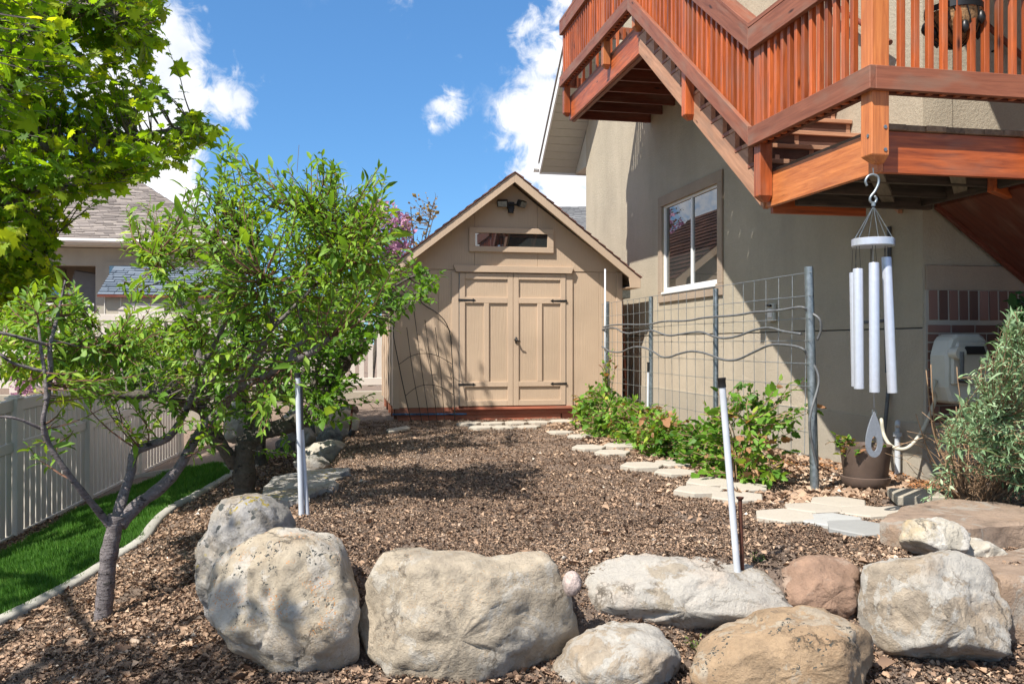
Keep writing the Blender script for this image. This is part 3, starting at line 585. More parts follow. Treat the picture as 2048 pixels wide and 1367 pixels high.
slab('paving_stone', 'narrow pale stone lying in the soil in front of the iron trellis', [PZ(773,858,.03),PZ(815,850,.03),PZ(820,855,.03),PZ(778,863,.03)], .05, M['paver'], 8, 'paving stone', rough=.01)

# ---------------- hexagonal pavers ----------------
def hexp(px, py, label, mat='paver', tilt=0, r=.185, rot=0., z=.034, i=[0]):
    i[0] += 1; rr = random.Random(i[0]); c = PZ(px, py, z); PAV.append((c.x, c.y, r*.97)); m = MB(); n = 6; base = rot+rr.uniform(-.08,.08)
    tx, ty = rr.uniform(-.02,.02), rr.uniform(-.02,.02)+tilt
    def ring(s, dz, sub=3):
        out = []
        for k in range(n):
            a0 = base+k*pi/3; a1 = base+(k+1)*pi/3
            for q in range(sub):
                t = q/sub; x = (cos(a0)*(1-t)+cos(a1)*t)*r*s; y = (sin(a0)*(1-t)+sin(a1)*t)*r*s
                jj = noise.noise(Vector((x*12+i[0]*3, y*12, 0)))*.006
                out.append((c.x+x+jj, c.y+y+jj, c.z+dz+x*tx+y*ty))
        return out
    L_ = [ring(.05,0), ring(.6,.001), ring(.96,0), ring(1,-.006), ring(1.005,-.05)]
    R_ = len(L_[0])
    for l in L_: m.v += l
    for a in range(4):
        for k in range(R_): m.f.append((a*R_+k, a*R_+(k+1)%R_, (a+1)*R_+(k+1)%R_, (a+1)*R_+k))
    m.f.append(tuple(range(R_)))
    me = m.mesh('hexagonal_paver', M[mat]); solo('hexagonal_paver', me, (c.x, c.y, c.z-.05), label, 'paver', 'hexagonal pavers of the garden path')
OR = ['first','second','third','fourth','fifth']
for k, (x, y) in enumerate([(938,844),(986,844),(1032,843),(1078,842),(1122,840)]): hexp(x, y, 'hexagonal paver touching the shed base, %s from the left in that row' % OR[k], r=.165)
for k, (x, y) in enumerate([(962,852),(1010,852),(1056,851)]): hexp(x, y, 'hexagonal paver in the second row from the shed, %s from the left' % OR[k], r=.165, z=.04)
hexp(1120,862,'left paver of the pair just past the rows at the shed doors', r=.165); hexp(1163,870,'right paver of the pair just past the rows at the shed doors', r=.165)
hexp(1178,892,'left paver of the trio beside the far raspberry bush', r=.175); hexp(1240,888,'right rear paver of the trio beside the far raspberry bush', r=.175); hexp(1225,902,'front paver of the trio beside the far raspberry bush', r=.175)
hexp(1284,928,'big left paver of the trio at the middle of the path', r=.19); hexp(1345,924,'rear right paver of the trio at the middle of the path', r=.175); hexp(1350,941,'front right paver of the trio at the middle of the path', r=.175)
hexp(1419,961,'rear paver of the four before the white pole', r=.185); hexp(1398,977,'left paver of the four before the white pole', r=.185); hexp(1487,971,'right paver of the four before the white pole', r=.185); hexp(1474,990,'front paver of the four before the white pole', r=.19)
hexp(1676,1001,'rearmost paver of the near cluster in front of the pot', r=.19); hexp(1626,1013,'pale paver second from the back in the near cluster', r=.19); hexp(1570,1028,'leftmost paver of the near cluster', r=.19)
hexp(1735,1020,'paver of the near cluster between the rearmost one and the flagstone', r=.19); hexp(1665,1037,'light grey paver in the middle of the near cluster', 'paver_grey', r=.185); hexp(1722,1052,'slate grey paver at the front of the near cluster', 'paver_blue', r=.20, tilt=.03)
hexp(1800,1022,'paver half under the flagstone slab', r=.18)
# square paver
c = PZ(1826,984,.085); PAV.append((c.x, c.y, .2)); sp = MB().prism([(c.x-.20,c.y-.12),(c.x+.10,c.y-.19),(c.x+.24,c.y+.10),(c.x-.05,c.y+.20)], 'z', c.z-.06, c.z)
solo('square_paver', sp.mesh('square_paver', M['concrete'], bevel=.006), (c.x, c.y, c.z-.06), 'grey square concrete paver beside the brown pot', 'paver')
litter('terrace_mulch', 640000, (-.7, 5.6), (3.0, 12.2), lambda X, Y: (terrace_mask(X, Y) > .04) & (vnoise(X, Y, 2.2, 21)+vnoise(X, Y, 9, 22)*.5 > -.40), .0045, .0122, 'shredded brown leaf mulch covering the raised garden bed', 3)
litter('slope_leaf_litter', 150000, (-4, .3), (2.6, 12), lambda X, Y: (terrace_mask(X, Y) < .3) & ~inside(LAWN, X, Y) & (X > -3.45+(Y-10.4)*.15) & (vnoise(X, Y, 2.4, 31)+vnoise(X, Y, 8, 32)*.6 > -.34), .010, .034, 'dry crumbled brown leaves over dark soil on the slope below the boulders', 4, curl=.6)
litter('foreground_leaf_litter', 26000, (.2, 5), (2.0, 3.9), lambda X, Y: (terrace_mask(X, Y) < .6) & (vnoise(X, Y, 3.4, 41) > -.25), .012, .04, 'brown leaves caught on the soil at the foot of the boulder wall', 5, curl=.6)
litter('trellis_leaf_litter', 16000, (2.3, 4.3), (5.2, 11.5), lambda X, Y: (vnoise(X, Y, 3.4, 43) > -.15) & (X > 2.62+.1*vnoise(X, Y, 5, 44)) , .03, .06, 'pale dry leaves scattered under the raspberry bushes', 6, curl=.6, beta=(4,2))
def soft(P2, r): return lambda X, Y: np.hypot((X-P2[0])/r[0], (Y-P2[1])/r[1]) < 1
litter('sawdust', 15000, (3.2, 4.4), (5.1, 7.6), lambda X, Y: (X > 4.08-.25*sstep(5.5,6.5,Y)-.4*sstep(6,7.4,Y)+.2*vnoise(X,Y,6,9)) & (X < 4.38) , .008, .02, 'orange sawdust spilled along the foot of the stucco wall', 7, mat='sawdust')


litter('soil_crumbs', 150000, (-4, 4.2), (2.4, 12), lambda X, Y: ~inside(LAWN, X, Y) & (X > -3.45+(Y-10.4)*.15), .006, .02, 'fine crumbs of dark soil between the leaves', 12, curl=.9, mat='crumbs', beta=(2,2.5))

litter('scattered_dry_leaves', 5200, (-2.5, 4.0), (3.2, 12), lambda X, Y: ~inside(LAWN, X, Y), .018, .036, 'larger dry tan leaves scattered over the mulch', 15, curl=1.1, beta=(2.4,2))
# ---------------- garden shed ----------------
SX0, SX1, SY0, SY1 = .75, 3.99, 12.0, 15.1; SCX = 2.37; RZ = 3.40; SLP = .785
def roofz(x): return RZ-abs(x-SCX)*SLP
shed = thing('garden_shed', 'tan painted garden shed with double doors and a steep gabled roof', 'shed', ((SX0+SX1)/2, SY0, 0))
zb = .18
def sp(name, a, b, mat='shed', parent=shed, bevel=.003): return MB().box(a, b).build(name, M[mat], parent, bevel=bevel)
zw = roofz(SX0)-.14
zh = 2.08
# front wall in siding sheets, gable above, joint between
edges = [SX0+.02, 1.36, 1.62, 3.16, 3.66, SX1-.02]
for a, b in zip(edges[:-1], edges[1:]):
    if abs(a-1.62) < .01: sp('wall_panel', (a+.001, SY0, 2.045), (b-.001, SY0+.05, zh-.004))
    else: sp('wall_panel', (a+.001, SY0, zb), (b-.001, SY0+.05, zh-.004))
gx = [SX0, 1.86, 2.76, SX1]
for a, b in zip(gx[:-1], gx[1:]):
    def top(x): return roofz(x)-.10
    poly = [(a+.0015, zh), (b-.0015, zh), (b-.0015, max(top(b), zh+.01))]
    if a < SCX < b: poly.append((SCX, top(SCX)))
    poly.append((a+.0015, max(top(a), zh+.01)))
    MB().prism(poly, 'y', SY0-.010, SY0+.05).build('gable_panel', M['shed'], shed, bevel=.002)
sp('side_wall', (SX0, SY0+.05, zb), (SX0+.05, SY1, zw)); sp('side_wall', (SX1-.05, SY0+.05, zb), (SX1, SY1, zw))
sp('back_wall', (SX0+.05, SY1-.05, zb), (SX1-.05, SY1, zw)); MB().prism([(SX0+.05,zw),(SX1-.05,zw),(SCX,RZ-.1)], 'y', SY1-.05, SY1).build('back_gable', M['shed'], shed)
for x in (SX0-.012, SX1-.075): sp('corner_trim', (x, SY0-.018, zb-.01), (x+.088, SY0+.07, zh-.006), 'shedtrim')
for k in range(5): sp('side_batten', (SX0-.014, SY0+.55+k*.6, zb), (SX0-.001, SY0+.59+k*.6, zw-.02), 'shedtrim')
# skids and base
def skid(a, b): return board('floor_skid', a, b, .09, .10, M['skid'], shed)
skid((SX0+.03, SY0+.045, .125), (3.75, SY0+.045, .125)); skid((SX0+.06, SY0+.06, .04), (3.1, SY0+.06, .04)); skid((3.12, SY0+.07, .045), (SX1-.03, SY0+.07, .045))
for k in range(5): board('floor_joist', (SX0+.02, SY0+.35+k*.62, .07), (SX1-.02, SY0+.35+k*.62, .07), .06, .16, M['stain_dull'], shed)
board('blue_batten', (SX0-.02, SY0-.03, .10), (1.75, SY0-.03, .088), .02, .022, plain('blue_paint', (.02,.10,.22), .5, var=.6, scale=9), shed)
# header and door casing
MB().prism([(1.60,2.045),(3.24,2.045),(3.27,2.135),(1.56,2.135)], 'y', SY0-.065, SY0-.012).build('door_header', M['shedtrim'], shed, bevel=.003)
DX0, DX1, DZ0, DZ1 = 1.645, 3.165, .185, 2.035
for a, b in ((DX0-.10, DX0-.004), (DX1+.004, DX1+.10)): sp('door_casing', (a, SY0-.022, zb), (b, SY0-.001, 2.04), 'shedtrim')
mid = (DX0+DX1)/2
for s in (0, 1):
    a, b = (DX0+.006, mid-.003) if s == 0 else (mid+.003, DX1-.006)
    dr = sp('door', (a, SY0-.012, DZ0+.01), (b, SY0+.03, DZ1), 'shed')
    y0, y1 = SY0-.034, SY0-.0125; w = .075
    def st(nm, x0, z0, x1, z1): MB().box((x0,y0,z0),(x1,y1,z1)).build(nm, M['shedtrim'], dr, bevel=.003)
    st('stile', a, DZ0+.01, a+w, DZ1); st('stile', b-w, DZ0+.01, b, DZ1)
    for z0, z1 in ((DZ1-.085, DZ1), (1.62, 1.70), (.46, .53), (DZ0+.01, DZ0+.085)): st('rail', a+w+.001, z0, b-w-.001, z1)
    m_ = (a+b)/2; st('mullion', m_-.035, .532, m_+.035, 1.618)
    for z in (1.66, .495):
        x0, x1 = (a-.02, a+.21) if s == 0 else (b+.02, b-.21); sg = 1 if s == 0 else -1
        h = MB().prism([(x0,z-.016),(x0,z+.016),(x1-sg*.03,z+.009),(x1-sg*.028,z+.024),(x1-sg*.008,z+.012),(x1+sg*.012,z),(x1-sg*.008,z-.012),(x1-sg*.028,z-.024),(x1-sg*.03,z-.009)], 'y', y0-.006, y0-.0005)
        h.build('strap_hinge', M['black'], dr)
    if s == 1:
        h = MB().lathe((a+.035, y0, 0), [(.001,0),(.022,0)], 4); h = MB()
        h.tube([(a+.035,y0,1.11),(a+.035,y0-.045,1.11)], [.026,.012], 10); h.tube([(a+.035,y0-.045,1.11),(a+.04,y0-.05,1.10),(a+.09,y0-.05,1.085)], [.012,.011,.008], 8)
        h.tube([(a+.035,y0-.003,1.065),(a+.035,y0-.003,1.15)], .013, 8); h.build('door_handle', M['black'], dr, smooth=True)
for x in (DX0+.002, DX1-.004): board('hinge_strip', (x, SY0-.026, DZ0+.02), (x, SY0-.026, DZ1), .004, .008, M['galv'], shed, up=(0,1,0), bevel=0)
sp('sill', (DX0-.1, SY0-.045, .145), (DX1+.1, SY0+.02, .18), 'skid')
# transom window
tw = sp('transom_window', (1.866, SY0-.025, 2.406), (2.894, SY0-.0105, 2.589), 'dark')
tw.data.materials[0] = M['glass']
wx0, wx1, wz0, wz1 = 1.78, 2.98, 2.33, 2.665
for a, b in (((wx0,SY0-.055,wz0),(wx1,SY0-.0105,wz0+.075)), ((wx0,SY0-.055,wz1-.075),(wx1,SY0-.0105,wz1)), ((wx0,SY0-.055,wz0+.0755),(wx0+.085,SY0-.0105,wz1-.0755)), ((wx1-.085,SY0-.055,wz0+.0755),(wx1,SY0-.0105,wz1-.0755))):
    MB().box(a, b).build('window_frame', M['shedtrim'], shed, bevel=.003)
# roof deck + shingles + rake boards
OH = .32; EX = 1.80
for s in (-1, 1):
    x1 = SCX+s*EX; t = .09; n = Vector((s*SLP, 0, 1)).normalized()
    MB().prism([(SCX, RZ-.012), (x1, roofz(x1)-.012), (x1, roofz(x1)-.05), (SCX, RZ-.05)], 'y', SY0-OH+.03, SY1+.25).build('roof_deck', M['shed'], shed)
    # rake fascia
    for y in (SY0-OH, SY1+.22):
        MB().prism([(SCX, RZ-.014), (x1, roofz(x1)-.014), (x1, roofz(x1)-.15), (x1-s*.15, roofz(x1)-.15), (x1-s*.17, roofz(x1-s*.17)-.14), (SCX, RZ-.145)], 'y', y, y+.028).build('rake_board', M['shedtrim'], shed, bevel=.003)
    MB().box((x1-s*.004, SY0-OH+.029, roofz(x1)-.15),(x1-s*.03, SY1+.22, roofz(x1)-.055)).build('eave_fascia', M['shedtrim'], shed)
    MB().box((x1-s*.03, SY0-OH+.029, roofz(x1)-.148),(SX1+.001 if s > 0 else SX0-.001, SY1+.2, roofz(x1)-.135)).build('eave_soffit', M['shed'], shed)
    # rafter pieces seen under the front overhang
    L_ = EX*sqrt(1+SLP*SLP); rows = 17; ex = L_/rows; rr = random.Random(5)
    T0 = None; joined = MB(); jr = []
    for r_ in range(rows):
        u = 1-(r_+1)/rows; off = rr.uniform(-.15, .0)
        y = SY0-OH-.015+off
        while y < SY1+.25:
            w = .30; a = max(y, SY0-OH-.015); b = min(y+w-.006, SY1+.26); y += w
            if b-a < .05: continue
            d0 = r_*ex; d1 = (r_+1)*ex+.015
            def q(d, h, yy): x = SCX+s*d/sqrt(1+SLP*SLP); return (x+n.x*h, yy, RZ-d/sqrt(1+SLP*SLP)*SLP+n.z*h)
            h1 = .012+rr.uniform(.002,.008)
            vs = [q(d0,-.008,a), q(d0,-.008,b), q(d1,-.002,b), q(d1,-.002,a), q(d0,.001,a), q(d0,.001,b), q(d1,h1,b), q(d1,h1,a)]
            fs = [(0,3,2,1),(4,5,6,7),(0,1,5,4),(1,2,6,5),(2,3,7,6),(3,0,4,7)]; v_ = rr.random()
            if s > 0:
                mb = MB(); mb.add(vs, fs); me = mb.mesh('shingle', M['shingle']); at = me.attributes.new('rnd', 'FLOAT', 'POINT'); at.data.foreach_set('value', [v_]*len(me.vertices)); link('shingle', me, shed)
            else: joined.add(vs, fs); jr += [v_]*8
    if s < 0:
        o = joined.build('shingles', M['shingle'], shed); at = o.data.attributes.new('rnd', 'FLOAT', 'POINT'); at.data.foreach_set('value', jr); tag(o, kind='stuff')
# floodlight
fl = thing('floodlight', 'black twin floodlight under the shed gable', 'floodlight', (SCX, SY0-.01, 2.98))
MB().box((SCX-.05,SY0-.05,2.93),(SCX+.05,SY0-.011,3.03)).build('mounting_box', M['black'], fl, bevel=.006)
MB().box((SCX-.045,SY0-.10,2.87),(SCX+.03,SY0-.04,2.94)).build('motion_sensor', M['black'], fl, bevel=.008)
for s, yw in ((-1,.25),(1,.75)):
    c = Vector((SCX+s*.13, SY0-.10, 3.0)); R_ = Matrix.Rotation(s*yw, 4, 'Z') @ Matrix.Rotation(.45, 4, 'X')
    lm = MB().box((-.075,-.045,-.045),(.075,.03,.05)).mesh('lamp_head', M['black'], bevel=.012); h = link('lamp_head', lm, fl, Matrix.Translation(c) @ R_)
    g = MB().box((-.062,-.049,-.035),(.062,-.046,.04)).mesh('lens', M['galv']); link('lens', g, h, Matrix.Translation(c) @ R_)
MB().tube([(SCX-.10,SY0-.07,2.99),(SCX+.10,SY0-.07,2.99)], .014, 8).build('arm', M['black'], fl)
# wrought iron trellis leaning on the wall
tr = thing('iron_trellis', 'arched wrought iron garden trellis with scroll top leaning on the shed', 'trellis', (1.2, 11.7, 0))
def TR(u, v):                            # u across, v up; leans back on the wall and tilts
    return Vector((1.14+u*1.0-.115*(v-.9)+.02, 11.72+.15*v, v-.02))
arch = [TR(-.36+.02*0, 0)]; 
pl = [(-.29,0),(-.34,.5),(-.37,.9),(-.385,1.2),(-.34,1.38),(-.24,1.50),(-.12,1.58),(-.05,1.64),(-.035,1.70)]
for s in (1,-1):
    q = curve_pts([TR(s*u if s == 1 else -u, v) for u, v in pl], 5); MB().tube(q, .0065, 6).build('side_rail', M['iron'], tr, smooth=True)
    sc_ = [TR(s*(-.035)+s*(.06*(1-k/16)*cos(k*.55+pi)*-1-.06)*1.0, 1.72+.06*(1-k/16)*sin(k*.55)) for k in range(15)]
    MB().tube(sc_, .0055, 6).build('scroll', M['iron'], tr, smooth=True)
for u, t in ((-.19,1.30),(-.065,1.52),(.065,1.40),(.19,1.30)): MB().tube([TR(u*.8, .02), TR(u, .7), TR(u*1.02, t)], .0045, 6).build('upright', M['iron'], tr)
for v, w in ((.38,.33),(.80,.36)): MB().tube(curve_pts([TR(-w, v), TR(-w*.5, v+.11), TR(0, v+.145), TR(w*.5, v+.11), TR(w, v)], 5), .0045, 6).build('cross_arch', M['iron'], tr, smooth=True)

# ---------------- house ----------------
HX, HY0, HY1, HZ = 4.4, 5.96, 15.2, 9.0
house = thing('stucco_house', 'tan stucco house with a brick panel, a side window and a white edged eave', 'house', (HX, HY0, 0))
def hb(name, a, b, mat='stucco', bevel=0, parent=house): return MB().box(a, b).build(name, M[mat], parent, bevel=bevel)
W0, W1, WZ0, WZ1 = 9.60, 11.40, 1.76, 2.94      # window opening (Y, Z)
GZ = 1.18
# X-facing wall: lower band, upper with opening
hb('wall_lower', (HX, HY0, .44), (HX+.25, HY1, GZ-.012), 'stucco_low'); hb('wall_upper', (HX-.008, HY0-.008, GZ), (HX+.25, W0, HZ)); hb('wall_upper', (HX-.008, W1, GZ), (HX+.25, HY1, HZ))
hb('wall_upper', (HX-.008, W0, GZ), (HX+.25, W1, WZ0)); hb('wall_upper', (HX-.008, W0, WZ1), (HX+.25, W1, HZ))
hb('foundation', (HX-.012, HY0-.012, -.5), (HX+.3, HY1+.01, .44), 'concrete'); 
hb('end_wall', (HX+.25, HY1-.25, -.5), (HX+9, HY1, HZ)); 
# front-facing wall (towards the viewer) with brick panel
BX1 = HX+1.25
hb('front_wall', (HX+.25, HY0, 1.46+.20), (HX+9, HY0+.25, HZ)); hb('front_wall', (BX1+.12, HY0-.002, .44), (HX+9, HY0+.24, 1.46+.20), 'stucco_low')
hb('brick_bed', (HX+.24, HY0+.012, .44), (BX1+.12, HY0+.2, 1.47), 'concrete'); hb('front_foundation', (HX+.29, HY0-.01, -.5), (HX+9, HY0+.2, .44), 'concrete')
hb('lintel_band', (HX+.01, HY0-.03, 1.465), (BX1+.15, HY0+.1, 1.655), 'trim_stucco', .004)
mort = M['concrete']
brickm = attrmat('aged_red_brick', [(0,(.12,.065,.052)),(.5,(.19,.10,.078)),(1,(.27,.15,.12))], .9)
def bricks():
    rr = random.Random(4); L_, H_, J = .195, .057, .012
    protos = []
    for k in range(6):
        me = MB().box((0,0,0),(L_,.05,H_)).mesh('brick', brickm, bevel=.003); a = me.attributes.new('rnd','FLOAT','POINT'); a.data.foreach_set('value', [k/5]*len(me.vertices)); protos.append(me)
    half = []
    for k in range(6):
        me = MB().box((0,0,0),(L_/2-.006,.05,H_)).mesh('brick', brickm, bevel=.003); a = me.attributes.new('rnd','FLOAT','POINT'); a.data.foreach_set('value', [k/5]*len(me.vertices)); half.append(me)
    sold = []
    for k in range(6):
        me = MB().box((0,0,0),(.070,.05,.225)).mesh('brick', brickm, bevel=.003); a = me.attributes.new('rnd','FLOAT','POINT'); a.data.foreach_set('value', [k/5]*len(me.vertices)); sold.append(me)
    z = .45; row = 0; x0 = HX+.02
    while z+H_ < 1.235:
        x = x0
        if row % 2: link('brick', rr.choice(half), house, Matrix.Translation((x, HY0-.035-rr.uniform(0,.004), z))); x += L_/2-.006+J
        while x+L_ < BX1+.1: link('brick', rr.choice(protos), house, Matrix.Translation((x, HY0-.035-rr.uniform(0,.005), z))); x += L_+J
        z += H_+J; row += 1
    for k in range(14):
        if x0+k*.088+.07 > BX1+.1: break
        link('brick', rr.choice(sold), house, Matrix.Translation((x0+.012+k*.088, HY0-.038-rr.uniform(0,.004), 1.236)) @ Matrix.Rotation(rr.uniform(-.03,.0), 4, 'Y'))
    hb('mortar', (HX+.003, HY0-.029, .44), (BX1+.119, HY0+.011, 1.4645), 'paver')
bricks()
# side window
for a, b in (((HX-.035,W0-.13,WZ0-.14),(HX-.009,W1+.13,WZ0)), ((HX-.035,W0-.13,WZ1),(HX-.009,W1+.13,WZ1+.14)), ((HX-.035,W0-.13,WZ0+.001),(HX-.009,W0,WZ1-.001)), ((HX-.035,W1,WZ0+.001),(HX-.009,W1+.13,WZ1-.001))): hb('window_surround', a, b, 'trim_stucco', .004)
wn = MB().box((HX+.028, W0+.01, WZ0+.01), (HX+.034, W1-.01, WZ1-.01)).build('window', M['glass'], house)
for a, b in (((HX+.004,W0,WZ0),(HX+.06,W0+.035,WZ1)), ((HX+.004,W1-.05,WZ0),(HX+.06,W1,WZ1)), ((HX-.004,W0+.0355,WZ0),(HX+.06,W1-.0505,WZ0+.055)), ((HX+.004,W0+.0355,WZ1-.03),(HX+.06,W1-.0505,WZ1)), ((HX+.008,10.43,WZ0+.056),(HX+.055,10.475,WZ1-.031))):
    MB().box(a, b).build('window_frame', M['whitepaint'], wn, bevel=.003)
MB().box((HX-.05, W0+.03, WZ0-.03), (HX-.0355, W1-.03, WZ0-.002)).build('window_sill', M['whitepaint'], wn, bevel=.003)
hb('room_back', (HX+.2, W0, WZ0), (HX+.24, W1, WZ1), 'room')
# roof with rake overhang over the X-facing gable wall
def hroof():
    y0, z0, sl, yr = 15.95, 4.28, .86, 11.6; zr = z0+(y0-yr)*sl
    xo = 3.70
    MB().prism([(y0,z0),(yr,zr),(yr,zr-.02),(y0,z0-.02)], 'x', xo+.03, HX-.0085).build('soffit', M['soffit'], house)
    # vinyl soffit boards, one by one
    n = 34
    for k in range(n):
        a, b = y0-(y0-yr)*k/n, y0-(y0-yr)*(k+1)/n+.012
        za, zb_ = z0+(y0-a)*sl, z0+(y0-b)*sl
        MB().prism([(a,za-.021),(b,zb_-.021),(b,zb_-.030),(a,za-.034)], 'x', xo+.032, HX-.01).build('soffit_board', M['soffit'], house)
    MB().prism([(y0,z0-.05),(yr,zr-.05),(yr,zr+.16),(y0,z0+.16)], 'x', xo, xo+.028).build('rake_fascia', M['whitepaint'], house)
    MB().prism([(y0,z0+.14),(yr,zr+.14),(yr,zr+.19),(y0,z0+.19)], 'x', xo-.02, HX+9).build('roof', M['shingle_nb'], house)
    MB().prism([(yr-.001,zr+.14),(2.0,zr-4.4),(2.0,zr-4.35),(yr-.001,zr+.19)], 'x', xo-.02, HX+9).build('roof', M['shingle_nb'], house)
    MB().box((xo+.028,y0-.02,z0-.05),(HX+9,y0+.01,z0+.16)).build('eave_fascia', M['whitepaint'], house)
    MB().box((HX-.008,HY1+.001,z0-.03),(HX+9,y0-.021,z0-.01)).build('eave_soffit', M['soffit'], house)
    MB().tube([(xo-.10,y0+.07,z0+.06),(HX+9,y0+.07,z0+.06)], .065, 10).build('gutter', M['whitepaint'], house)
    MB().prism([(HY1+.001,z0-.01),(y0-.02,z0-.01),(HY1+.001,z0+(y0-HY1)*sl-.05)], 'x', HX-.007, HX+.02).build('gable_return', M['soffit'], house)
hroof()
q = PX(1549, 625, HX)
a = thing('outdoor_outlet', 'small cream outlet box on the stucco wall behind the wire trellis', 'outlet', (HX-.01, q.y, q.z))
MB().box((HX-.05,q.y-.07,q.z-.09),(HX-.0085,q.y+.07,q.z+.09)).build('box', M['hosebox'], a, bevel=.01)
MB().box((HX-.06,q.y-.045,q.z-.05),(HX-.0505,q.y+.045,q.z+.035)).build('cover', M['whitepaint'], a, bevel=.004); MB().tube([(HX-.065,q.y-.04,q.z+.07),(HX-.065,q.y+.05,q.z+.075)], .013, 8).build('latch', M['black'], a)
# spigot pipe, dark conduit
pp = thing('water_pipe', 'white standpipe rising beside the stucco wall behind the pot', 'pipe', (4.33, 6.35, 0))
q = PX(1795, 950, 4.33); MB().tube([(4.33,q.y,-.05),(4.33,q.y,.33)], .022, 12).build('pipe', M['pvc'], pp, smooth='auto'); MB().tube([(4.33,q.y,.325),(4.33,q.y,.355)], .034, 12).build('collar', M['pvc'], pp)
MB().tube(curve_pts([(4.33,q.y,.35),(4.33,q.y,.41),(4.29,q.y-.06,.44),(4.26,q.y-.10,.42)], 5), .02, 10).build('elbow', M['pvc'], pp, smooth=True)
c1 = PX(1775, 640, 4.36); c2 = PX(1772, 815, 4.36); cd = MB().tube([(4.375,c1.y,2.0),(4.375,c1.y,.75),(4.34,c1.y+.02,.3),(4.34,c1.y+.05,0)], .016, 8)
solo('conduit', cd.mesh('conduit', M['tubing'], True), (4.37,c1.y,0), 'thin dark conduit running down the stucco wall behind the chimes', 'conduit')
# hose reel box
hb_ = thing('hose_reel', 'cream hose reel box mounted on the brick wall behind the silver bush', 'hose reel', (4.95, HY0-.2, .7))
def hosebox():
    a = PY(1893, 775, HY0-.25); b = PY(1990, 668, HY0-.25); x0, x1 = a.x, a.x+.38; z0, z1 = a.z, b.z; y0, y1 = HY0-.30, HY0-.05
    w = x1-x0; h = z1-z0
    poly = [(x0,z0),(x0+w*.12,z0-.12),(x1-w*.12,z0-.12),(x1,z0),(x1,z1-h*.45),(x1-w*.1,z1-.03),(x1-w*.25,z1),(x0+w*.25,z1),(x0+w*.10,z1-.03),(x0,z1-h*.4)]
    MB().prism(poly, 'y', y0+.05, y1).build('shell', M['hosebox'], hb_, bevel=.02)
    MB().prism([(x0+w*(.5+(u-.5)*.86), z0+.02+(v)*(h-.06)) for u, v in ((0,0),(1,0),(1,.6),(.85,.95),(.15,.95),(0,.6))], 'y', y0+.02, y0+.049).build('door_panel', M['hosebox'], hb_, bevel=.012)
    MB().prism([(x0+w*.25,z1-.15),(x0+w*.80,z1-.15),(x0+w*.74,z1-.09),(x0+w*.36,z1-.09)], 'y', y0+.008, y0+.0195).build('opening', M['dark'], hb_)
    MB().tube([(x0+w*.14,y0+.05,z1-.14),(x0+w*.14,y0-.04,z1-.14)], .045, 14).build('crank_hub', M['hosebox'], hb_, smooth='auto')
    MB().tube([(x0+w*.14,y0-.045,z1-.13),(x0+w*.13,y0-.05,z1-.34)], .016, 8).build('crank_arm', M['tubing'], hb_); MB().tube([(x0+w*.13,y0-.03,z1-.34),(x0+w*.13,y0-.12,z1-.34)], .018, 8).build('crank_knob', M['black'], hb_)
    hz = MB().tube(curve_pts([(x0-.01,HY0-.14,z0+.05),(x0-.06,HY0-.18,z0-.02),PY(1870,800,HY0-.14),PY(1845,860,HY0-.10),PY(1815,895,HY0-.08),PY(1785,893,HY0+.02),PX(1768,870,4.2),PX(1763,840,4.2),(4.26,6.27,.43)], 6), .0145, 10)
    solo('garden_hose', hz.mesh('garden_hose', M['hose'], True), (4.3,6.0,.3), 'beige garden hose looping from the reel box to the white standpipe', 'hose')
hosebox()
# ---------------- wooden deck with stairs ----------------
X0 = 3.06; LY0, LY1, UY0, UY1 = 4.62, 6.20, 9.0, 11.95
LF0, LF1 = 2.09, 2.345; DZ = 2.11   # fascia bottom/top of the lower landing; rise to the upper one
slope = DZ/(UY0-LY1)
deck = thing('wooden_deck_stairs', 'red stained wooden deck stairs with two landings on the house wall', 'deck', (3.7, 6, 0))
def bd(name, p0, p1, w, h, mat='stain', up=(0,0,1)): return board(name, p0, p1, w, h, M[mat], deck, up)
XC = X0+.02
# lower landing
XE = 4.36
bd('fascia', (X0+.165, LY0+.14, (LF0+LF1)/2), (X0+.165, LY1, (LF0+LF1)/2), .038, LF1-LF0, 'stain_orange')
bd('fascia', (X0+.146+.04, LY0+.165, (LF0+LF1)/2), (XE+.08, LY0+.165, (LF0+LF1)/2), .038, LF1-LF0, 'stain')
def railrow(z0, dz, tall, mat, y0, y1, upper=False):
    pass
for (zc, h) in ((2.62, .14), (3.365, .17)):
    bd('rail_board', (XC, LY0, zc), (XC, LY1-.02, zc), .038, h, 'stain_dull'); bd('rail_board', (X0+.04, LY0+.019, zc), (XE+.12, LY0+.019, zc), .038, h, 'stain_dull')
bd('cap_board', (X0+.075, LY0-.01, 3.47), (X0+.075, LY1-.02, 3.47), .15, .036, 'stain_dull'); bd('cap_board', (X0+.152, LY0+.065, 3.471), (XE+.1, LY0+.065, 3.471), .15, .036, 'stain_dull')
bd('inner_rail', (X0+.10, LY0+.10, 2.58), (X0+.10, LY1, 2.58), .035, .06, 'stain_dark'); bd('inner_rail', (X0+.13, LY0+.10, 2.58), (XE, LY0+.10, 2.58), .035, .06, 'stain_dark')
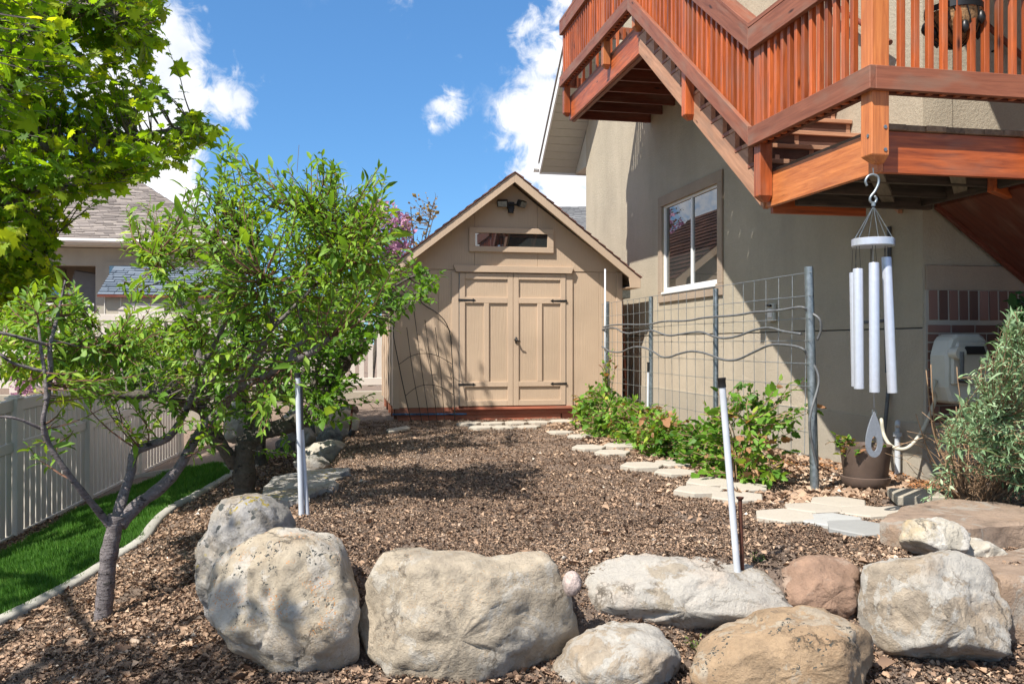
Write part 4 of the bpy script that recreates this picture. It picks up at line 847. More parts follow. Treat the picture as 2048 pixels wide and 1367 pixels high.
def post(x, y, z0, z1, mat='stain', s=.105, chamf=True):
    a = s/2; m = MB(); lv = [(z0, .45 if chamf else 1), (z0+.045 if chamf else z0+.001, 1), (z1, 1)]
    for z, k in lv: m.v += [(x-a*k+(a*(1-k)*.6), y-a*k, z), (x+a*k+(a*(1-k)*.6), y-a*k, z), (x+a*k+(a*(1-k)*.6), y+a*k, z), (x-a*k+(a*(1-k)*.6), y+a*k, z)]
    for l in range(2):
        for i in range(4): m.f.append((l*4+i, l*4+(i+1)%4, l*4+4+(i+1)%4, l*4+4+i))
    m.f += [(3,2,1,0),(8,9,10,11)]
    me = m.mesh('post', M[mat], bevel=.004); c = Vector((x,y,(z0+z1)/2)); Mx = Matrix.Translation(c) @ Matrix.Rotation(radians(90), 4, 'Y')   # grain along the post
    me.transform(Mx.inverted()); return link('post', me, deck, Mx)
pc = post(X0+.10, LY0+.10, 2.13, 3.45, 'stain_orange', .115)
for (dx, dy, dz) in ((-.058,-.02,.16),(.03,-.058,.075),(.03,-.058,.21)):
    p = Vector((X0+.10+dx, LY0+.10+dy, 2.13+dz)); n = Vector((1,0,0)) if abs(dx) > .05 else Vector((0,1,0))
    b = MB().tube([p-n*.004, p+n*.01], .012, 6); link('bolt', b.mesh('bolt', M['galv']), pc)
for y in (LY1-.09,): 
    post(X0+.092, y, 2.06+.06, 3.44, 'stain', .10)
post(X0+.09, (LY1+UY0)/2-.05, 3.10, 4.55+.02, 'stain', .09); post(X0+.09, UY0-.06, 4.40, 5.5, 'stain_orange', .09)
post(X0+.09, UY0+1.05, 4.34, 5.5, 'stain_orange', .09); post(X0+.09, UY1-.06, 4.24, 5.5, 'stain', .09); post(XE-.05, LY0+.10, 2.13, 3.45, 'stain', .105)
def bal(x, y, z0, z1, mat='stain'): return board('baluster', (x,y,z0), (x,y,z1), .036, .036, M[mat], deck, up=(0,1,0), bevel=.002)
y = LY0+.25
while y < LY1-.16: bal(X0+.0585, y, 2.55, 3.42); y += .096
x = X0+.245
while x < XE-.12: bal(x, LY0+.0585, 2.55, 3.42); x += .096
# lower deck boards (running away from the viewer)
x = X0+.19; k = 0
while x < XE+.8:
    rr = random.Random(k); e = LY1-.01 if x < HX-.1 else HY0-.03
    bd('deck_board', (x+.068, LY0+.13-rr.uniform(0,.015), LF1+.0195), (x+.068, e, LF1+.0195), .136, .036, 'deckboard'); x += .1365; k += 1
    if x > XE: break
# frame below the lower landing
for i, y in enumerate((LY0+.55, LY0+1.0)):
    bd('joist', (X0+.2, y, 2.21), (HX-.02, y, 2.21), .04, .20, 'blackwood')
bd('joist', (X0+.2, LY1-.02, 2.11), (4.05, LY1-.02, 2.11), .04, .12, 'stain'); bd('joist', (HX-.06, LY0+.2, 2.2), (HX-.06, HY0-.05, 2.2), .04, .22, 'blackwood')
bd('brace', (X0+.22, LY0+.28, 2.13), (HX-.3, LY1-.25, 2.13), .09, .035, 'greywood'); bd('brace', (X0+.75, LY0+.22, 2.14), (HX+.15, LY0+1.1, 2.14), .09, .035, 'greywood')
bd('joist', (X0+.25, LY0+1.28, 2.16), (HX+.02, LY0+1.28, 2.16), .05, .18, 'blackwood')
# stair flight
def slab_poly(name, pts, x0, x1, mat, parent=deck):   # (y,z) polygon extruded in x, grain along the slope
    c = Vector(((x0+x1)/2, sum(p[0] for p in pts)/len(pts), sum(p[1] for p in pts)/len(pts))); a = math.atan(slope)
    me = MB().prism(pts, 'x', x0, x1).mesh(name, M[mat], bevel=.002); xa = Vector((0, cos(a), sin(a))); za = Vector((0,-sin(a),cos(a))); ya = za.cross(xa)
    Mx = Matrix.Identity(4)
    for i in range(3): Mx[i][0] = xa[i]; Mx[i][1] = ya[i]; Mx[i][2] = za[i]; Mx[i][3] = c[i]
    me.transform(Mx.inverted()); return link(name, me, parent, Mx)
NS = 12; run = (UY0-LY1)/NS; rise = DZ/NS; zt = LF1-.05
saw = [(LY1-.02, 2.075), (UY0-.02, 2.075+(UY0-LY1)*slope)]
top = []
for k in range(NS):
    y = LY1+k*run; z = zt+k*rise; top += [(y, z), (y, z+rise-.036)]
    top.append((y+run, z+rise-.036))
saw_pts = [(LY1-.02, 2.08), (LY1-.02, zt)] + top[0:] ; saw_pts = [saw_pts[0], saw_pts[1]]+[p for i, p in enumerate(top) if i]+[(UY0, 2.08+(UY0-LY1)*slope)]
for x0 in (X0+.13, 3.72, HX-.06): slab_poly('stringer', saw_pts, x0, x0+.042, 'stringer')
for k in range(NS):
    y = LY1+k*run; z = zt+(k+1)*rise
    bd('tread', (X0+.124, y+run*.245-.02, z-.018), (HX-.012, y+run*.245-.02, z-.018), run*.53, .034, 'stringer'); bd('tread', (X0+.124, y+run*.79-.02, z-.018), (HX-.012, y+run*.79-.02, z-.018), run*.56, .034, 'stain_dull')
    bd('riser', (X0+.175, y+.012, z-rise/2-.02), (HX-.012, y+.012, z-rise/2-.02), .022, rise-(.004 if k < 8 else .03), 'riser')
def sl(y): return (y-LY1)*slope
for (zc, h, m_) in ((2.62, .14, 'stain_dull'), (3.365, .17, 'stain_dull')):
    g = h/2*sqrt(1+slope*slope)
    slab_poly('rail_board', [(LY1-.02, zc-g+.03), (LY1-.02, zc+g-.0), (UY0+.0, zc+g+sl(UY0)), (UY0+.0, zc-g+sl(UY0)), ], X0, X0+.038, m_)
slab_poly('cap_board', [(LY1-.02, 3.452), (LY1-.02, 3.495), (UY0, 3.495+sl(UY0)), (UY0, 3.452+sl(UY0))], X0-.0, X0+.15, 'stain_dull')
y = LY1+.03
while y < UY0-.04: bal(X0+.0585, y, 2.58+sl(y), 3.38+sl(y)); y += .10
# upper landing
U = DZ
bd('fascia', (X0+.165, UY0+.0, (LF0+LF1)/2+U+.02), (X0+.165, UY1, (LF0+LF1)/2+U+.02), .038, LF1-LF0+.04, 'stain'); bd('fascia_strip', (X0+.21, UY0, LF0+U+.0), (X0+.21, UY1, LF0+U+.0), .045, .03, 'stain_dull')
for (zc, h) in ((2.62, .14), (3.365, .17)): bd('rail_board', (XC, UY0+.001, zc+U), (XC, UY1, zc+U), .038, h, 'stain_dull')
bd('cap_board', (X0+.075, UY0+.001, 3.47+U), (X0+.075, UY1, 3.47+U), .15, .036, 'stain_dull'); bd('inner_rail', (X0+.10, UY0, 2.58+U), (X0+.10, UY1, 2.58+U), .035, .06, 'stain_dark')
y = UY0+.06
while y < UY1-.08: bal(X0+.0585, y, 2.55+U, 3.42+U); y += .10
y = UY0+.12
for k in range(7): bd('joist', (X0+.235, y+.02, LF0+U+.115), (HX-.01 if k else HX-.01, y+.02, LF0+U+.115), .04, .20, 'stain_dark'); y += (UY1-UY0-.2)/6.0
x = X0+.15
while x < HX-.13: bd('deck_board', (x+.068, UY0, LF1+U+.062), (x+.068, UY1+.01, LF1+U+.062), .136, .036, 'stain_dull'); x += .142
for (zc, h) in ((2.62, .14), (3.365, .17)): bd('rail_board', (X0+.04, UY1-.02, zc+U), (HX-.02, UY1-.02, zc+U), .038, h, 'stain_dull')
x = X0+.24
while x < HX-.1: bal(x, UY1-.058, 2.55+U, 3.42+U); x += .1
# flight going down to the right in front of the front wall
ds = -.70
def xs_poly(name, pts, y0, y1, mat):
    c = Vector((sum(p[0] for p in pts)/len(pts), (y0+y1)/2, sum(p[1] for p in pts)/len(pts))); xa = Vector((1,0,ds)).normalized(); za = Vector((-ds,0,1)).normalized(); ya = za.cross(xa)
    me = MB().prism(pts, 'y', y0, y1).mesh(name, M[mat], bevel=.002); Mx = Matrix.Identity(4)
    for i in range(3): Mx[i][0] = xa[i]; Mx[i][1] = ya[i]; Mx[i][2] = za[i]; Mx[i][3] = c[i]
    me.transform(Mx.inverted()); return link(name, me, deck, Mx)
xa_, xb_ = XE+.10, 7.4
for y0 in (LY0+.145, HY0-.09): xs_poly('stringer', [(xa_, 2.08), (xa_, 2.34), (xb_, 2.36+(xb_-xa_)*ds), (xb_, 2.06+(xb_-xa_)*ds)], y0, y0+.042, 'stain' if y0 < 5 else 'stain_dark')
for k in range(13):
    x = xa_+.05+k*.235; z = 2.345-(k+1)*.165; bd('tread', (x+.1, LY0+.19, z), (x+.1, HY0-.06, z), .24, .034, 'stringer', up=(0,0,1))
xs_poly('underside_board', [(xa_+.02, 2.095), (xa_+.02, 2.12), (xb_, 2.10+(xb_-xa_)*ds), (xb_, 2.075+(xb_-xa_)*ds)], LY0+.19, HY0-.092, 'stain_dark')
xs_poly('cap_board', [(XE+.1, 3.452), (XE+.1, 3.49), (xb_, 3.49+(xb_-XE-.1)*ds), (xb_, 3.452+(xb_-XE-.1)*ds)], LY0-.01, LY0+.14, 'stain_dull')
xs_poly('rail_board', [(XE+.12, 2.56), (XE+.12, 2.70), (xb_, 2.70+(xb_-XE-.12)*ds), (xb_, 2.56+(xb_-XE-.12)*ds)], LY0, LY0+.038, 'stain_dull'); xs_poly('rail_board', [(XE+.12, 3.28), (XE+.12, 3.45), (xb_, 3.45+(xb_-XE-.12)*ds), (xb_, 3.28+(xb_-XE-.12)*ds)], LY0, LY0+.038, 'stain_dull')
x = XE+.2
while x < xb_-.05: bal(x, LY0+.0585, 2.58+(x-XE-.12)*ds, 3.38+(x-XE-.12)*ds); x += .1
bd('brace', (HX-.1, LY0+.5, 2.12), (5.6, HY0-.15, 2.02), .06, .10, 'stain')
# wall handrails
hr = thing('handrail', 'red brown handrail on the left stucco wall beside the upper stairs', 'handrail', (4.3, 7, 3.6))
p0 = Vector((4.30, 6.22, 3.44)); p1 = Vector((4.30, 9.2, 3.44+2.98*slope)); MB().tube([p0, p1], .022, 10).build('rail', M['stain_dark'], hr, smooth='auto')
for t in (.12, .5, .9): q = p0.lerp(p1, t); MB().tube(curve_pts([q-Vector((0,0,.02)), q+Vector((.02,0,-.08)), q+Vector((.085,0,-.09))], 4), .008, 6).build('bracket', M['iron'], hr)
h2 = thing('handrail', 'red brown handrail descending to the right on the wall above the hose reel', 'handrail', (5, 5.85, 3.4))
p0 = Vector((4.62, HY0-.08, 3.69)); p1 = Vector((7.2, HY0-.08, 3.69+2.58*ds)); MB().tube([p0, p1], .022, 10).build('rail', M['stain_dark'], h2, smooth='auto')
for t in (.06, .15, .6): q = p0.lerp(p1, t); MB().tube(curve_pts([q-Vector((0,0,.02)), q+Vector((0,.01,-.08)), q+Vector((0,.085,-.09))], 4), .008, 6).build('bracket', M['iron'], h2)

# hanging basket
hbk = thing('hanging_basket', 'black wire hanging basket with a coco liner behind the deck railing', 'hanging basket', (3.9, 5.1, 3.0))
def basket():
    c = P(1908, 30, 5.45); hbk.location = c; R_ = .165
    m = MB().lathe(c, [(R_,.03),(R_*1.04,.035),(R_*1.04,-.0),(R_,0)], 28, False); m.build('rim', M['black'], hbk, smooth='auto')
    prof = [(R_*.98,0),(R_*.93,-.06),(R_*.78,-.12),(R_*.55,-.165),(R_*.28,-.195),(.01,-.205)]; m = MB().lathe(c, prof, 40, False)
    m.v = [(x+noise.noise(Vector((x*40,y*40,z*40)))*.008, y+noise.noise(Vector((y*40,z*40,x*40)))*.008, z+noise.noise(Vector((z*40,x*40,y*40)))*.012) for x, y, z in m.v]
    m.build('coco_liner', plain('coco_fibre', (.33,.19,.09), .95, var=.5, scale=60, bmp=1, bscale=150), hbk, smooth=True)
    for k in range(14):
        a = 2*pi*k/14; MB().tube([c+Vector((cos(a+.5*t)*r*1.03, sin(a+.5*t)*r*1.03, z*1.03)) for t, (r, z) in zip((0,.3,.6,.9,1.2,1.5), prof)], .004, 5).build('wire_rib', M['black'], hbk)
    for k in range(9):
        a = 2*pi*k/9+.3; r, z = prof[1 if k % 2 else 2]; q = c+Vector((cos(a)*r*1.06, sin(a)*r*1.06, z)); s = MB().lathe(q, [(.002,-.045),(.022,-.02),(.026,.0),(.018,.03),(.002,.045)], 8); s.build('ornament_leaf', M['black'], hbk, smooth=True)
    for k in range(3):
        a = 2*pi*k/3+.6; b0 = c+Vector((cos(a)*R_, sin(a)*R_, .03)); t0 = c+Vector((0,0,.75)); n = 30
        for i in range(n):
            pass
        m = MB()
        for i in range(n):
            q = b0.lerp(t0, (i+.5)/n); d = (t0-b0).normalized(); e = d.orthogonal().normalized() if i % 2 else d.cross(d.orthogonal().normalized())
            lp = [q+d*(.014*cos(u))+e*(.007*sin(u)) for u in [j*pi/4 for j in range(9)]]; m.tube(lp, .002, 4, False)
        m.build('chain', M['galv'], hbk)
    MB().tube([c+Vector((0,0,.74)), c+Vector((0,0,1.9))], .004, 6).build('hook_rod', M['black'], hbk)
    MB().tube([c+Vector((0,0,1.9)), Vector((c.x, HY0, c.z+1.9))], .01, 6).build('wall_arm', M['black'], hbk)
basket()

# ---------------- wind chime ----------------
def chime():
    wc = thing('wind_chime', 'large silver tube wind chime hanging from the deck corner', 'wind chime', (3.15, 4.7, .6)); d = 5.14
    top = P(1747, 345, d); wc.location = top
    S = [P(1734,372,d),P(1731,362,d),P(1737,352,d),P(1747,349,d),P(1756,354,d),P(1757,366,d),P(1750,382,d),P(1741,394,d),P(1741,403,d),P(1749,406,d),P(1753,398,d),P(1749,392,d)]
    MB().tube(curve_pts(S, 5), .0075, 8).build('hook', M['galv'], wc, smooth=True); MB().tube([P(1746,336,d), P(1747,350,d)], .003, 6).build('eye_screw', M['galv'], wc)
    MB().tube([P(1747,404,d), P(1747,412,d)], .012, 10).build('ferrule', M['galv'], wc)
    dc = P(1746, 486, d); R_ = .120
    MB().lathe(dc, [(R_-.006,-.022),(R_,-.016),(R_,.022),(R_-.008,.026)], 36).build('suspension_disc', M['chime'], wc, smooth='auto')
    for k in range(6): a = 2*pi*k/6+.2; MB().tube([P(1747,412,d), dc+Vector((cos(a)*R_*.9, sin(a)*R_*.9, .026))], .0018, 4).build('cord', M['galv'], wc)
    tubes = [(1708,545,1712,772,.17,.020),(1716,537,1718,777,-.03,.0285),(1748,525,1749,784,-.07,.0285),(1773,514,1785,785,-.02,.028),(1742,546,1742,748,.09,.010),(1770,560,1774,745,.1,.011)]
    for i, (xa, ya, xb, yb, off, r) in enumerate(tubes):
        a = P(xa, ya, d+off); b = P(xb, yb, d+off)
        if i == 0: r = .027
        o = MB().tube([a+Vector((0,0,.0)), a-Vector((0,0,.006)), b], [r*.93, r, r], 20).build('chime_tube', M['chime'] if i not in (4,5) else M['chimedark'], wc, smooth='auto')
        v = (dc-Vector((0,0,.02))); 
        for s in (-1, 1): MB().tube([a+Vector((s*r*.6,0,-.01)), Vector((a.x+s*r*.3, a.y, dc.z-.02))], .0015, 4).build('cord', M['iron'], wc)
    MB().tube([P(1720,645,d+.05), P(1775,641,d+.05)], .010, 10).build('striker', M['tubing'], wc, smooth='auto')
    MB().tube([dc, P(1748,815,d)], .0012, 4).build('cord', M['pvc'], wc)
    # teardrop sail with a hole
    c = P(1748, 868, d); U_ = Vector((CT,-ST,0)).lerp(Vector((0,1,0)), .15).normalized(); out = []; n = 40
    for k in range(n):
        t = 2*pi*k/n; out.append((.062*sin(t)*(1-.0)*(sin(t/2)**1.1)*1.15, .135*cos(t)+(.03 if abs(cos(t)) > 2 else 0)))
    hole = [(.024*sin(2*pi*k/n)*(.6+.4*sin(pi*k/n)), -.055+.045*cos(2*pi*k/n)) for k in range(n)]
    m = MB(); Fw = U_.cross(Vector((0,0,1)))
    for s in (-.005, .005):
        for ring in (out, hole): m.v += [tuple(c+U_*x+Vector((0,0,z))+Fw*s) for x, z in ring]
    for k in range(n):
        j = (k+1)%n; m.f += [(k,j,n+j,n+k), (2*n+k,3*n+k,3*n+j,2*n+j), (k,2*n+k,2*n+j,j), (n+k,n+j,3*n+j,3*n+k)]
    m.build('wind_sail', M['sail'], wc); MB().tube([P(1746,818,d),P(1744,826,d),P(1748,835,d),P(1752,826,d),P(1750,818,d)], .0025, 6).build('clip', M['galv'], wc)
chime()

# ---------------- wire trellis ----------------
TX = 3.30; TY = (5.68, 7.28, 8.92, 10.46)
def trellis():
    t = thing('wire_trellis', 'galvanised wire mesh trellis on four steel posts along the wall', 'trellis', (TX, 8, 0))
    for i, (y, h) in enumerate(zip(TY, (1.60,1.545,1.56,1.58))):
        r = .031 if i == 0 else .024; lean = .01
        MB().tube([(TX+(.03 if i == 0 else 0), y, -.06), (TX-(.02 if i == 0 else 0), y, h)], r, 14).build('post', M['galv'], t, smooth='auto')
    xw = TX-.035; z0, z1 = .27, 1.555; y0, y1 = 5.62, 10.58
    def wob(y, z): return noise.noise(Vector((y*.8, z*.7, 3)))*.02
    n = 25
    for k in range(n+1):
        y = y0+.08+(y1-y0-.1)*k/n; MB().tube([(xw+wob(y,z), y+noise.noise(Vector((k,z*2,1)))*.012, z) for z in np.linspace(z0, z1, 7)], .0027, 5).build('vertical_wire', M['wire'], t)
    for k in range(9):
        z = z0+(z1-z0)*(1-((8-k)/8)); MB().tube([(xw-.005+wob(y,z), y, z+noise.noise(Vector((y*1.1,k*3,1)))*.008) for y in np.linspace(y0, y1, 16)], .0027, 5).build('horizontal_wire', M['wire'], t)
    d0 = TX-.055
    def tube(lb, pts, r=.0095):
        c = pts[0]; solo('drip_tube', MB().tube(curve_pts(pts, 7), r, 8).mesh('drip_tube', M['tubing'], True), c, lb, 'drip tube', 'drip tubes woven through the wire trellis')
    def row(zs, amp, ph, per): return [(d0-.01+.012*sin(y*5+ph), y, float(np.interp(y, [5.6,7.3,8.9,10.5], zs))+amp*sin(y*2*pi/per+ph)+noise.noise(Vector((y*2,ph,0)))*.02) for y in np.linspace(5.69, 10.45, 20)]
    tube('grey drip tube uppermost on the wire trellis, curling round the near post', [(TX+.035,5.66,1.08),(TX+.045,5.63,1.15),(TX+.025,5.62,1.23),(TX-.02,5.68,1.28)]+row((1.30,1.285,1.27,1.27), .008, .4, 1.9))
    tube('grey drip tube middle of the three on the wire trellis', row((1.16,1.13,1.17,1.24), .028, 1.3, 1.25)+[(TX,10.55,1.20),(TX+.03,10.52,1.05)])
    tube('lowest grey drip tube on the wire trellis, sagging and dropping at the near post', [(TX+.04,5.66,.15),(TX-.06,5.60,.5),(TX+.03,5.63,.8),(TX-.03,5.68,.97)]+row((1.02,.94,.98,1.0), .045, 2.2, 1.55))
    solo('white_pole', MB().tube([(TX-.05,10.4,.2),(TX-.05,10.4,1.98)], .011, 10).mesh('white_pole', M['pvc'], True), (TX-.05,10.4,.2), 'thin white pole tied to the far end post of the trellis', 'pole')
trellis()
# sprinkler riser behind the trellis
def riser(px, top, base, d, r, label, name='irrigation_riser', cap=.05, capr=1.35, twin=False, tilt=None, group=None):
    a = P(base[0], base[1], d); b = P(top[0], top[1], d)
    t = thing(name, label, 'riser', a, group)
    e = (b-a).normalized(); MB().tube([a-e*.08, b-e*cap*.6], r, 14).build('tube', M['pvc'], t, smooth='auto')
    MB().tube([b-e*cap, b-e*.012, b-e*.010, b], [r*1.15, r*1.15, r*capr, r*capr], 14).build('cap', M['black'], t, smooth='auto')
    if twin:
        s = Vector((CT,-ST,0)); MB().tube([a+s*.034-e*.06+Vector((0,.02,.05)), b+s*.004+Vector((0,.034,0))-e*.1], r*.82, 14).build('second_tube', M['pvc'], t, smooth='auto'); MB().tube([b+s*.02-e*.34, b+s*.02-e*.06], r*.5, 8).build('black_strap', M['black'], t)
    return t
riser(0, (595,745), (603,1032), 5.25, .0165, 'pair of tall white poles with a black cap at the left edge of the bed', 'garden_pole', .03, 1.3, True)
riser(0, (1443,755), (1475,1146), 4.02, .0155, 'leaning white pole with a black cap rising behind the long white boulder', 'garden_pole', .045, 1.25)
riser(0, (1297,724), (1296,800), 8.9, .012, 'short white riser with a grey cap behind the wire trellis', 'garden_pole', .10, 1.4)
q = P(1480, 995, 4.05); b = P(1486, 1146, 4.05)
st_ = thing('rusty_stake', 'thin rusty steel stake with a flared top beside the leaning white pole', 'stake', b); MB().tube([b-Vector((0,0,.1)), q], .0095, 10).build('rod', M['rust'], st_, smooth='auto'); MB().tube([q-Vector((0,0,.006)), q+Vector((0,0,.004))], [.014,.019], 10).build('flare', M['rust'], st_)
b = P(696, 888, 9.9); q = P(705, 808, 9.9); st_ = thing('rusty_stake', 'dark rusty stake stuck among the boulders left of the bed', 'stake', b); MB().tube([b-Vector((0,0,.1)), q], .013, 6).build('rod', M['rust'], st_)
b2 = P(696,882,9.85); q2 = P(707,858,9.85); MB().tube([b2, b2.lerp(q2,.6), q2], [.02,.035,.03], 8).build('black_grip', M['black'], st_)

# ---------------- pot ----------------
def pot():
    c = PZ(1731, 972, .03); t = thing('flower_pot', 'round brown plastic pot with saucer and a small straggling plant', 'pot', c)
    MB().lathe(c, [(.10,.0),(.150,.012),(.168,.04),(.172,.075),(.165,.078),(.150,.06)], 40).build('saucer', M['pot'], t, smooth='auto')
    m = MB().lathe(c, [(.140,.05),(.150,.07),(.176,.285),(.180,.300),(.172,.300),(.165,.27),(.150,.12)], 40, False); m.build('body', M['pot'], t, smooth='auto')
    MB().lathe(c, [(.162,.20),(.12,.215),(.01,.218)], 24, False).build('potting_soil', M['soil'], t)
    pl_ = thing('potted_plant', 'small green straggly plant growing in the brown pot', 'plant', c+Vector((0,0,.21)))
    rr = random.Random(3); pos = []; dr = []
    stems = MB()
    for k in range(11):
        a = rr.uniform(0, 2*pi) if k > 3 else pi+rr.uniform(-.6,.6); L_ = rr.uniform(.12,.24); b = c+Vector((cos(a)*.06, sin(a)*.06, .21)); e = b+Vector((cos(a)*L_*.8, sin(a)*L_*.6, L_*rr.uniform(.1,.9)))
        mid = b.lerp(e,.5)+Vector((0,0,.05)); ps = curve_pts([b, mid, e], 4); stems.tube(ps, .0028, 5)
        for q in ps[3:]:
            for _ in range(2): pos.append(q); dr.append(Vector((rr.uniform(-1,1), rr.uniform(-1,1), rr.uniform(-.4,.5))))
    stems.tube(curve_pts([c+Vector((.03,-.02,.2)), c+Vector((.2,-.1,.30)), c+Vector((.36,-.15,.36))], 5), .003, 5); stems.tube(curve_pts([c+Vector((-.03,-.02,.2)), c+Vector((-.13,-.06,.26)), c+Vector((-.22,-.08,.33))], 5), .003, 5)
    stems.build('stem', M['cane'], pl_)
    leafparts(pl_, pos, dr, .045, 'leaf_rasp', rr)
T_PEACH = np.array([(0,0,0),(.4,.13,.045),(.45,0,0),(.4,-.13,.045),(.75,.085,.0),(.78,0,-.04),(.75,-.085,.0),(1,0,-.14)]); F_PEACH = [(0,2,1),(0,3,2),(1,2,5),(1,5,4),(2,3,6),(2,6,5),(4,5,7),(5,6,7)]
T_OV = T_PEACH*np.array([1,2.1,1.2]); T_RASP = np.array([(0,0,0),(.12,.26,.05),(.3,.34,.07),(.36,.26,.05),(.6,.30,.03),(.66,.18,.02),(.85,.14,-.03),(1,0,-.1),(.85,-.14,-.03),(.66,-.18,.02),(.6,-.30,.03),(.36,-.26,.05),(.3,-.34,.07),(.12,-.26,.05),(.5,0,-.02)])
F_RASP = [(i, 14, i+1) for i in range(13)]+[(13,14,0)]
T_MAPLE = np.array([(0,0,0),(.18,.34,.02),(.02,.52,-.04),(.34,.40,.03),(.42,.58,-.05),(.56,.30,.03),(.80,.36,-.04),(.74,.14,.02),(1,0,-.08),(.74,-.14,.02),(.80,-.36,-.04),(.56,-.30,.03),(.42,-.58,-.05),(.34,-.40,.03),(.02,-.52,-.04),(.18,-.34,.02),(.42,0,.03)])
F_MAPLE = [(i, i+1, 16) for i in range(15)]+[(15,0,16)]
def leafparts(parent, pos, dr, size, mat, rr, T=T_RASP, F_=F_RASP):
    D = np.array([tuple(v) for v in dr]); A, B, C = frames(D, np.random.default_rng(2), .4)
    for i, p in enumerate(pos):
        me = inst_mesh('leaf', M[mat], T, F_, np.array([tuple(p)]), A[i:i+1], B[i:i+1], C[i:i+1], np.array([size*rr.uniform(.6,1.3)]), np.array([rr.random()])); link('leaf', me, parent)
pot()
# ---------------- fences ----------------
def gzf(x, y): return float(gz(x, y, False))
def side_fence():
    t = thing('vinyl_fence', 'tan vinyl privacy fence running up the left side of the yard', 'fence', (-3.2, 11, -1.1))
    A = lambda k: Vector((-3.45+.267*k, 10.4+1.78*k, 0))
    H = 1.60; u = Vector((.15,1,0)).normalized(); s = Vector((u.y,-u.x,0)); pm = {}
    for k in range(-3, 4):
        p = A(k); z = gzf(p.x, p.y)-.10; zt = z+H
        def pt(a, b, h): q = p+u*a+s*b; return (q.x, q.y, h)
        def bx(name, c, u0, u1, s0, s1, z0, z1, parent=t, shear=0):
            m = MB(); m.v = []
            for (uu, ss, zz) in ((u0,s0,z0),(u1,s0,z0+shear),(u1,s1,z0+shear),(u0,s1,z0),(u0,s0,z1),(u1,s0,z1+shear),(u1,s1,z1+shear),(u0,s1,z1)):
                q = c+u*uu+s*ss; m.v.append((q.x, q.y, zz))
            m.f = [(0,3,2,1),(4,5,6,7),(0,1,5,4),(1,2,6,5),(2,3,7,6),(3,0,4,7)]; return m.build(name, M['fence'], parent, bevel=.006)
        bx('post', p, -.063, .063, -.063, .063, z-.2, zt-.0)
        cp = bx('post_cap', p, -.075, .075, -.075, .075, zt, zt+.025); bx('post_cap', p, -.045, .045, -.045, .045, zt+.0255, zt+.045)
        if k == 3: break
        n_ = A(k+1); dz = gzf(n_.x, n_.y)-gzf(p.x, p.y); L_ = 1.8
        z0 = z+.03
        for (a, b) in ((H-.16, H-.03), (H-.60, H-.49), (.03, .12)): bx('rail', p, .064, L_-.064, -.026, .026, z0+a, z0+b, shear=dz)
        n = 13; w = (L_-.13)/n
        for i in range(n):
            a = .066+i*w; sh = dz*(a/L_)
            bx('picket', p, a+.012, a+w-.012, -.012, .012, z0+.121+sh, z0+H-.601+sh, shear=dz*w/L_); bx('picket', p, a+.012, a+w-.012, -.012, .012, z0+H-.489+sh, z0+H-.161+sh, shear=dz*w/L_)
side_fence()
def back_fence():
    Y = 16.9
    MB_ = MB().box((-9, Y-.1, -1.6), (5, Y+.12, .16)); solo('retaining_wall', MB_.mesh('retaining_wall', M['concrete'], bevel=.01), (-2, Y, -1.6), 'pale concrete retaining wall under the white fence behind the shed', 'wall')
    t = thing('vinyl_fence', 'white picket vinyl fence on the concrete wall at the back', 'fence', (-2, Y, .16))
    x = -7.4
    while x < 3:
        z0 = .17
        MB().box((x-.065,Y-.065,z0),(x+.065,Y+.065,z0+1.5)).build('post', M['backfence'], t, bevel=.006)
        MB().prism([(x-.08,z0+1.5),(x+.08,z0+1.5),(x,z0+1.56)], 'y', Y-.08, Y+.08).build('post_cap', M['backfence'], t)
        for a, b in ((.10,.24),(1.30,1.42)): MB().box((x+.066,Y-.025,z0+a),(x+1.734,Y+.025,z0+b)).build('rail', M['backfence'], t, bevel=.005)
        for i in range(10):
            xx = x+.066+.085+i*.166; MB().box((xx-.045,Y-.014,z0+.2405),(xx+.045,Y+.014,z0+1.2995)).build('picket', M['backfence'], t)
        x += 1.8
back_fence()

# ---------------- neighbours ----------------
def rnd_attr(o, vals): a = o.data.attributes.new('rnd', 'FLOAT', 'POINT'); a.data.foreach_set('value', vals)
def shingle_field(name, A, B, C_, D, ex, w, mat, parent, seed=0):
    """courses of shingles on the quad A-B (eave) D-C (ridge)"""
    A, B, C_, D = map(Vector, (A, B, C_, D)); n = (B-A).cross(D-A).normalized(); n = n if n.z > 0 else -n; L_ = (D-A).length; rows = int(L_/ex); rr = random.Random(seed); m = MB(); vals = []
    for r_ in range(rows):
        t0, t1 = r_/rows, min((r_+1.12)/rows, 1); a0, b0, a1, b1 = A.lerp(D,t0), B.lerp(C_,t0), A.lerp(D,t1), B.lerp(C_,t1); W = (b0-a0).length; x = -rr.random()*w
        while x < W:
            ww = w*rr.uniform(.5,1.3); s0, s1 = max(x,0)/W, min(x+ww-.012, W)/W; x += ww
            if s1 <= s0: continue
            h = rr.uniform(.012,.03); vs = [a0.lerp(b0,s0)+n*h, a0.lerp(b0,s1)+n*h, a1.lerp(b1,s1)+n*.004, a1.lerp(b1,s0)+n*.004, a0.lerp(b0,s0), a0.lerp(b0,s1)]
            m.add(vs, [(0,1,2,3),(4,5,1,0)]); vals += [rr.random()]*6
    me = bpy.data.meshes.new(name); me.from_pydata(m.v, [], m.f); me.materials.append(mat); o = link(name, me, parent); rnd_attr(o, vals); tag(o, kind='stuff')
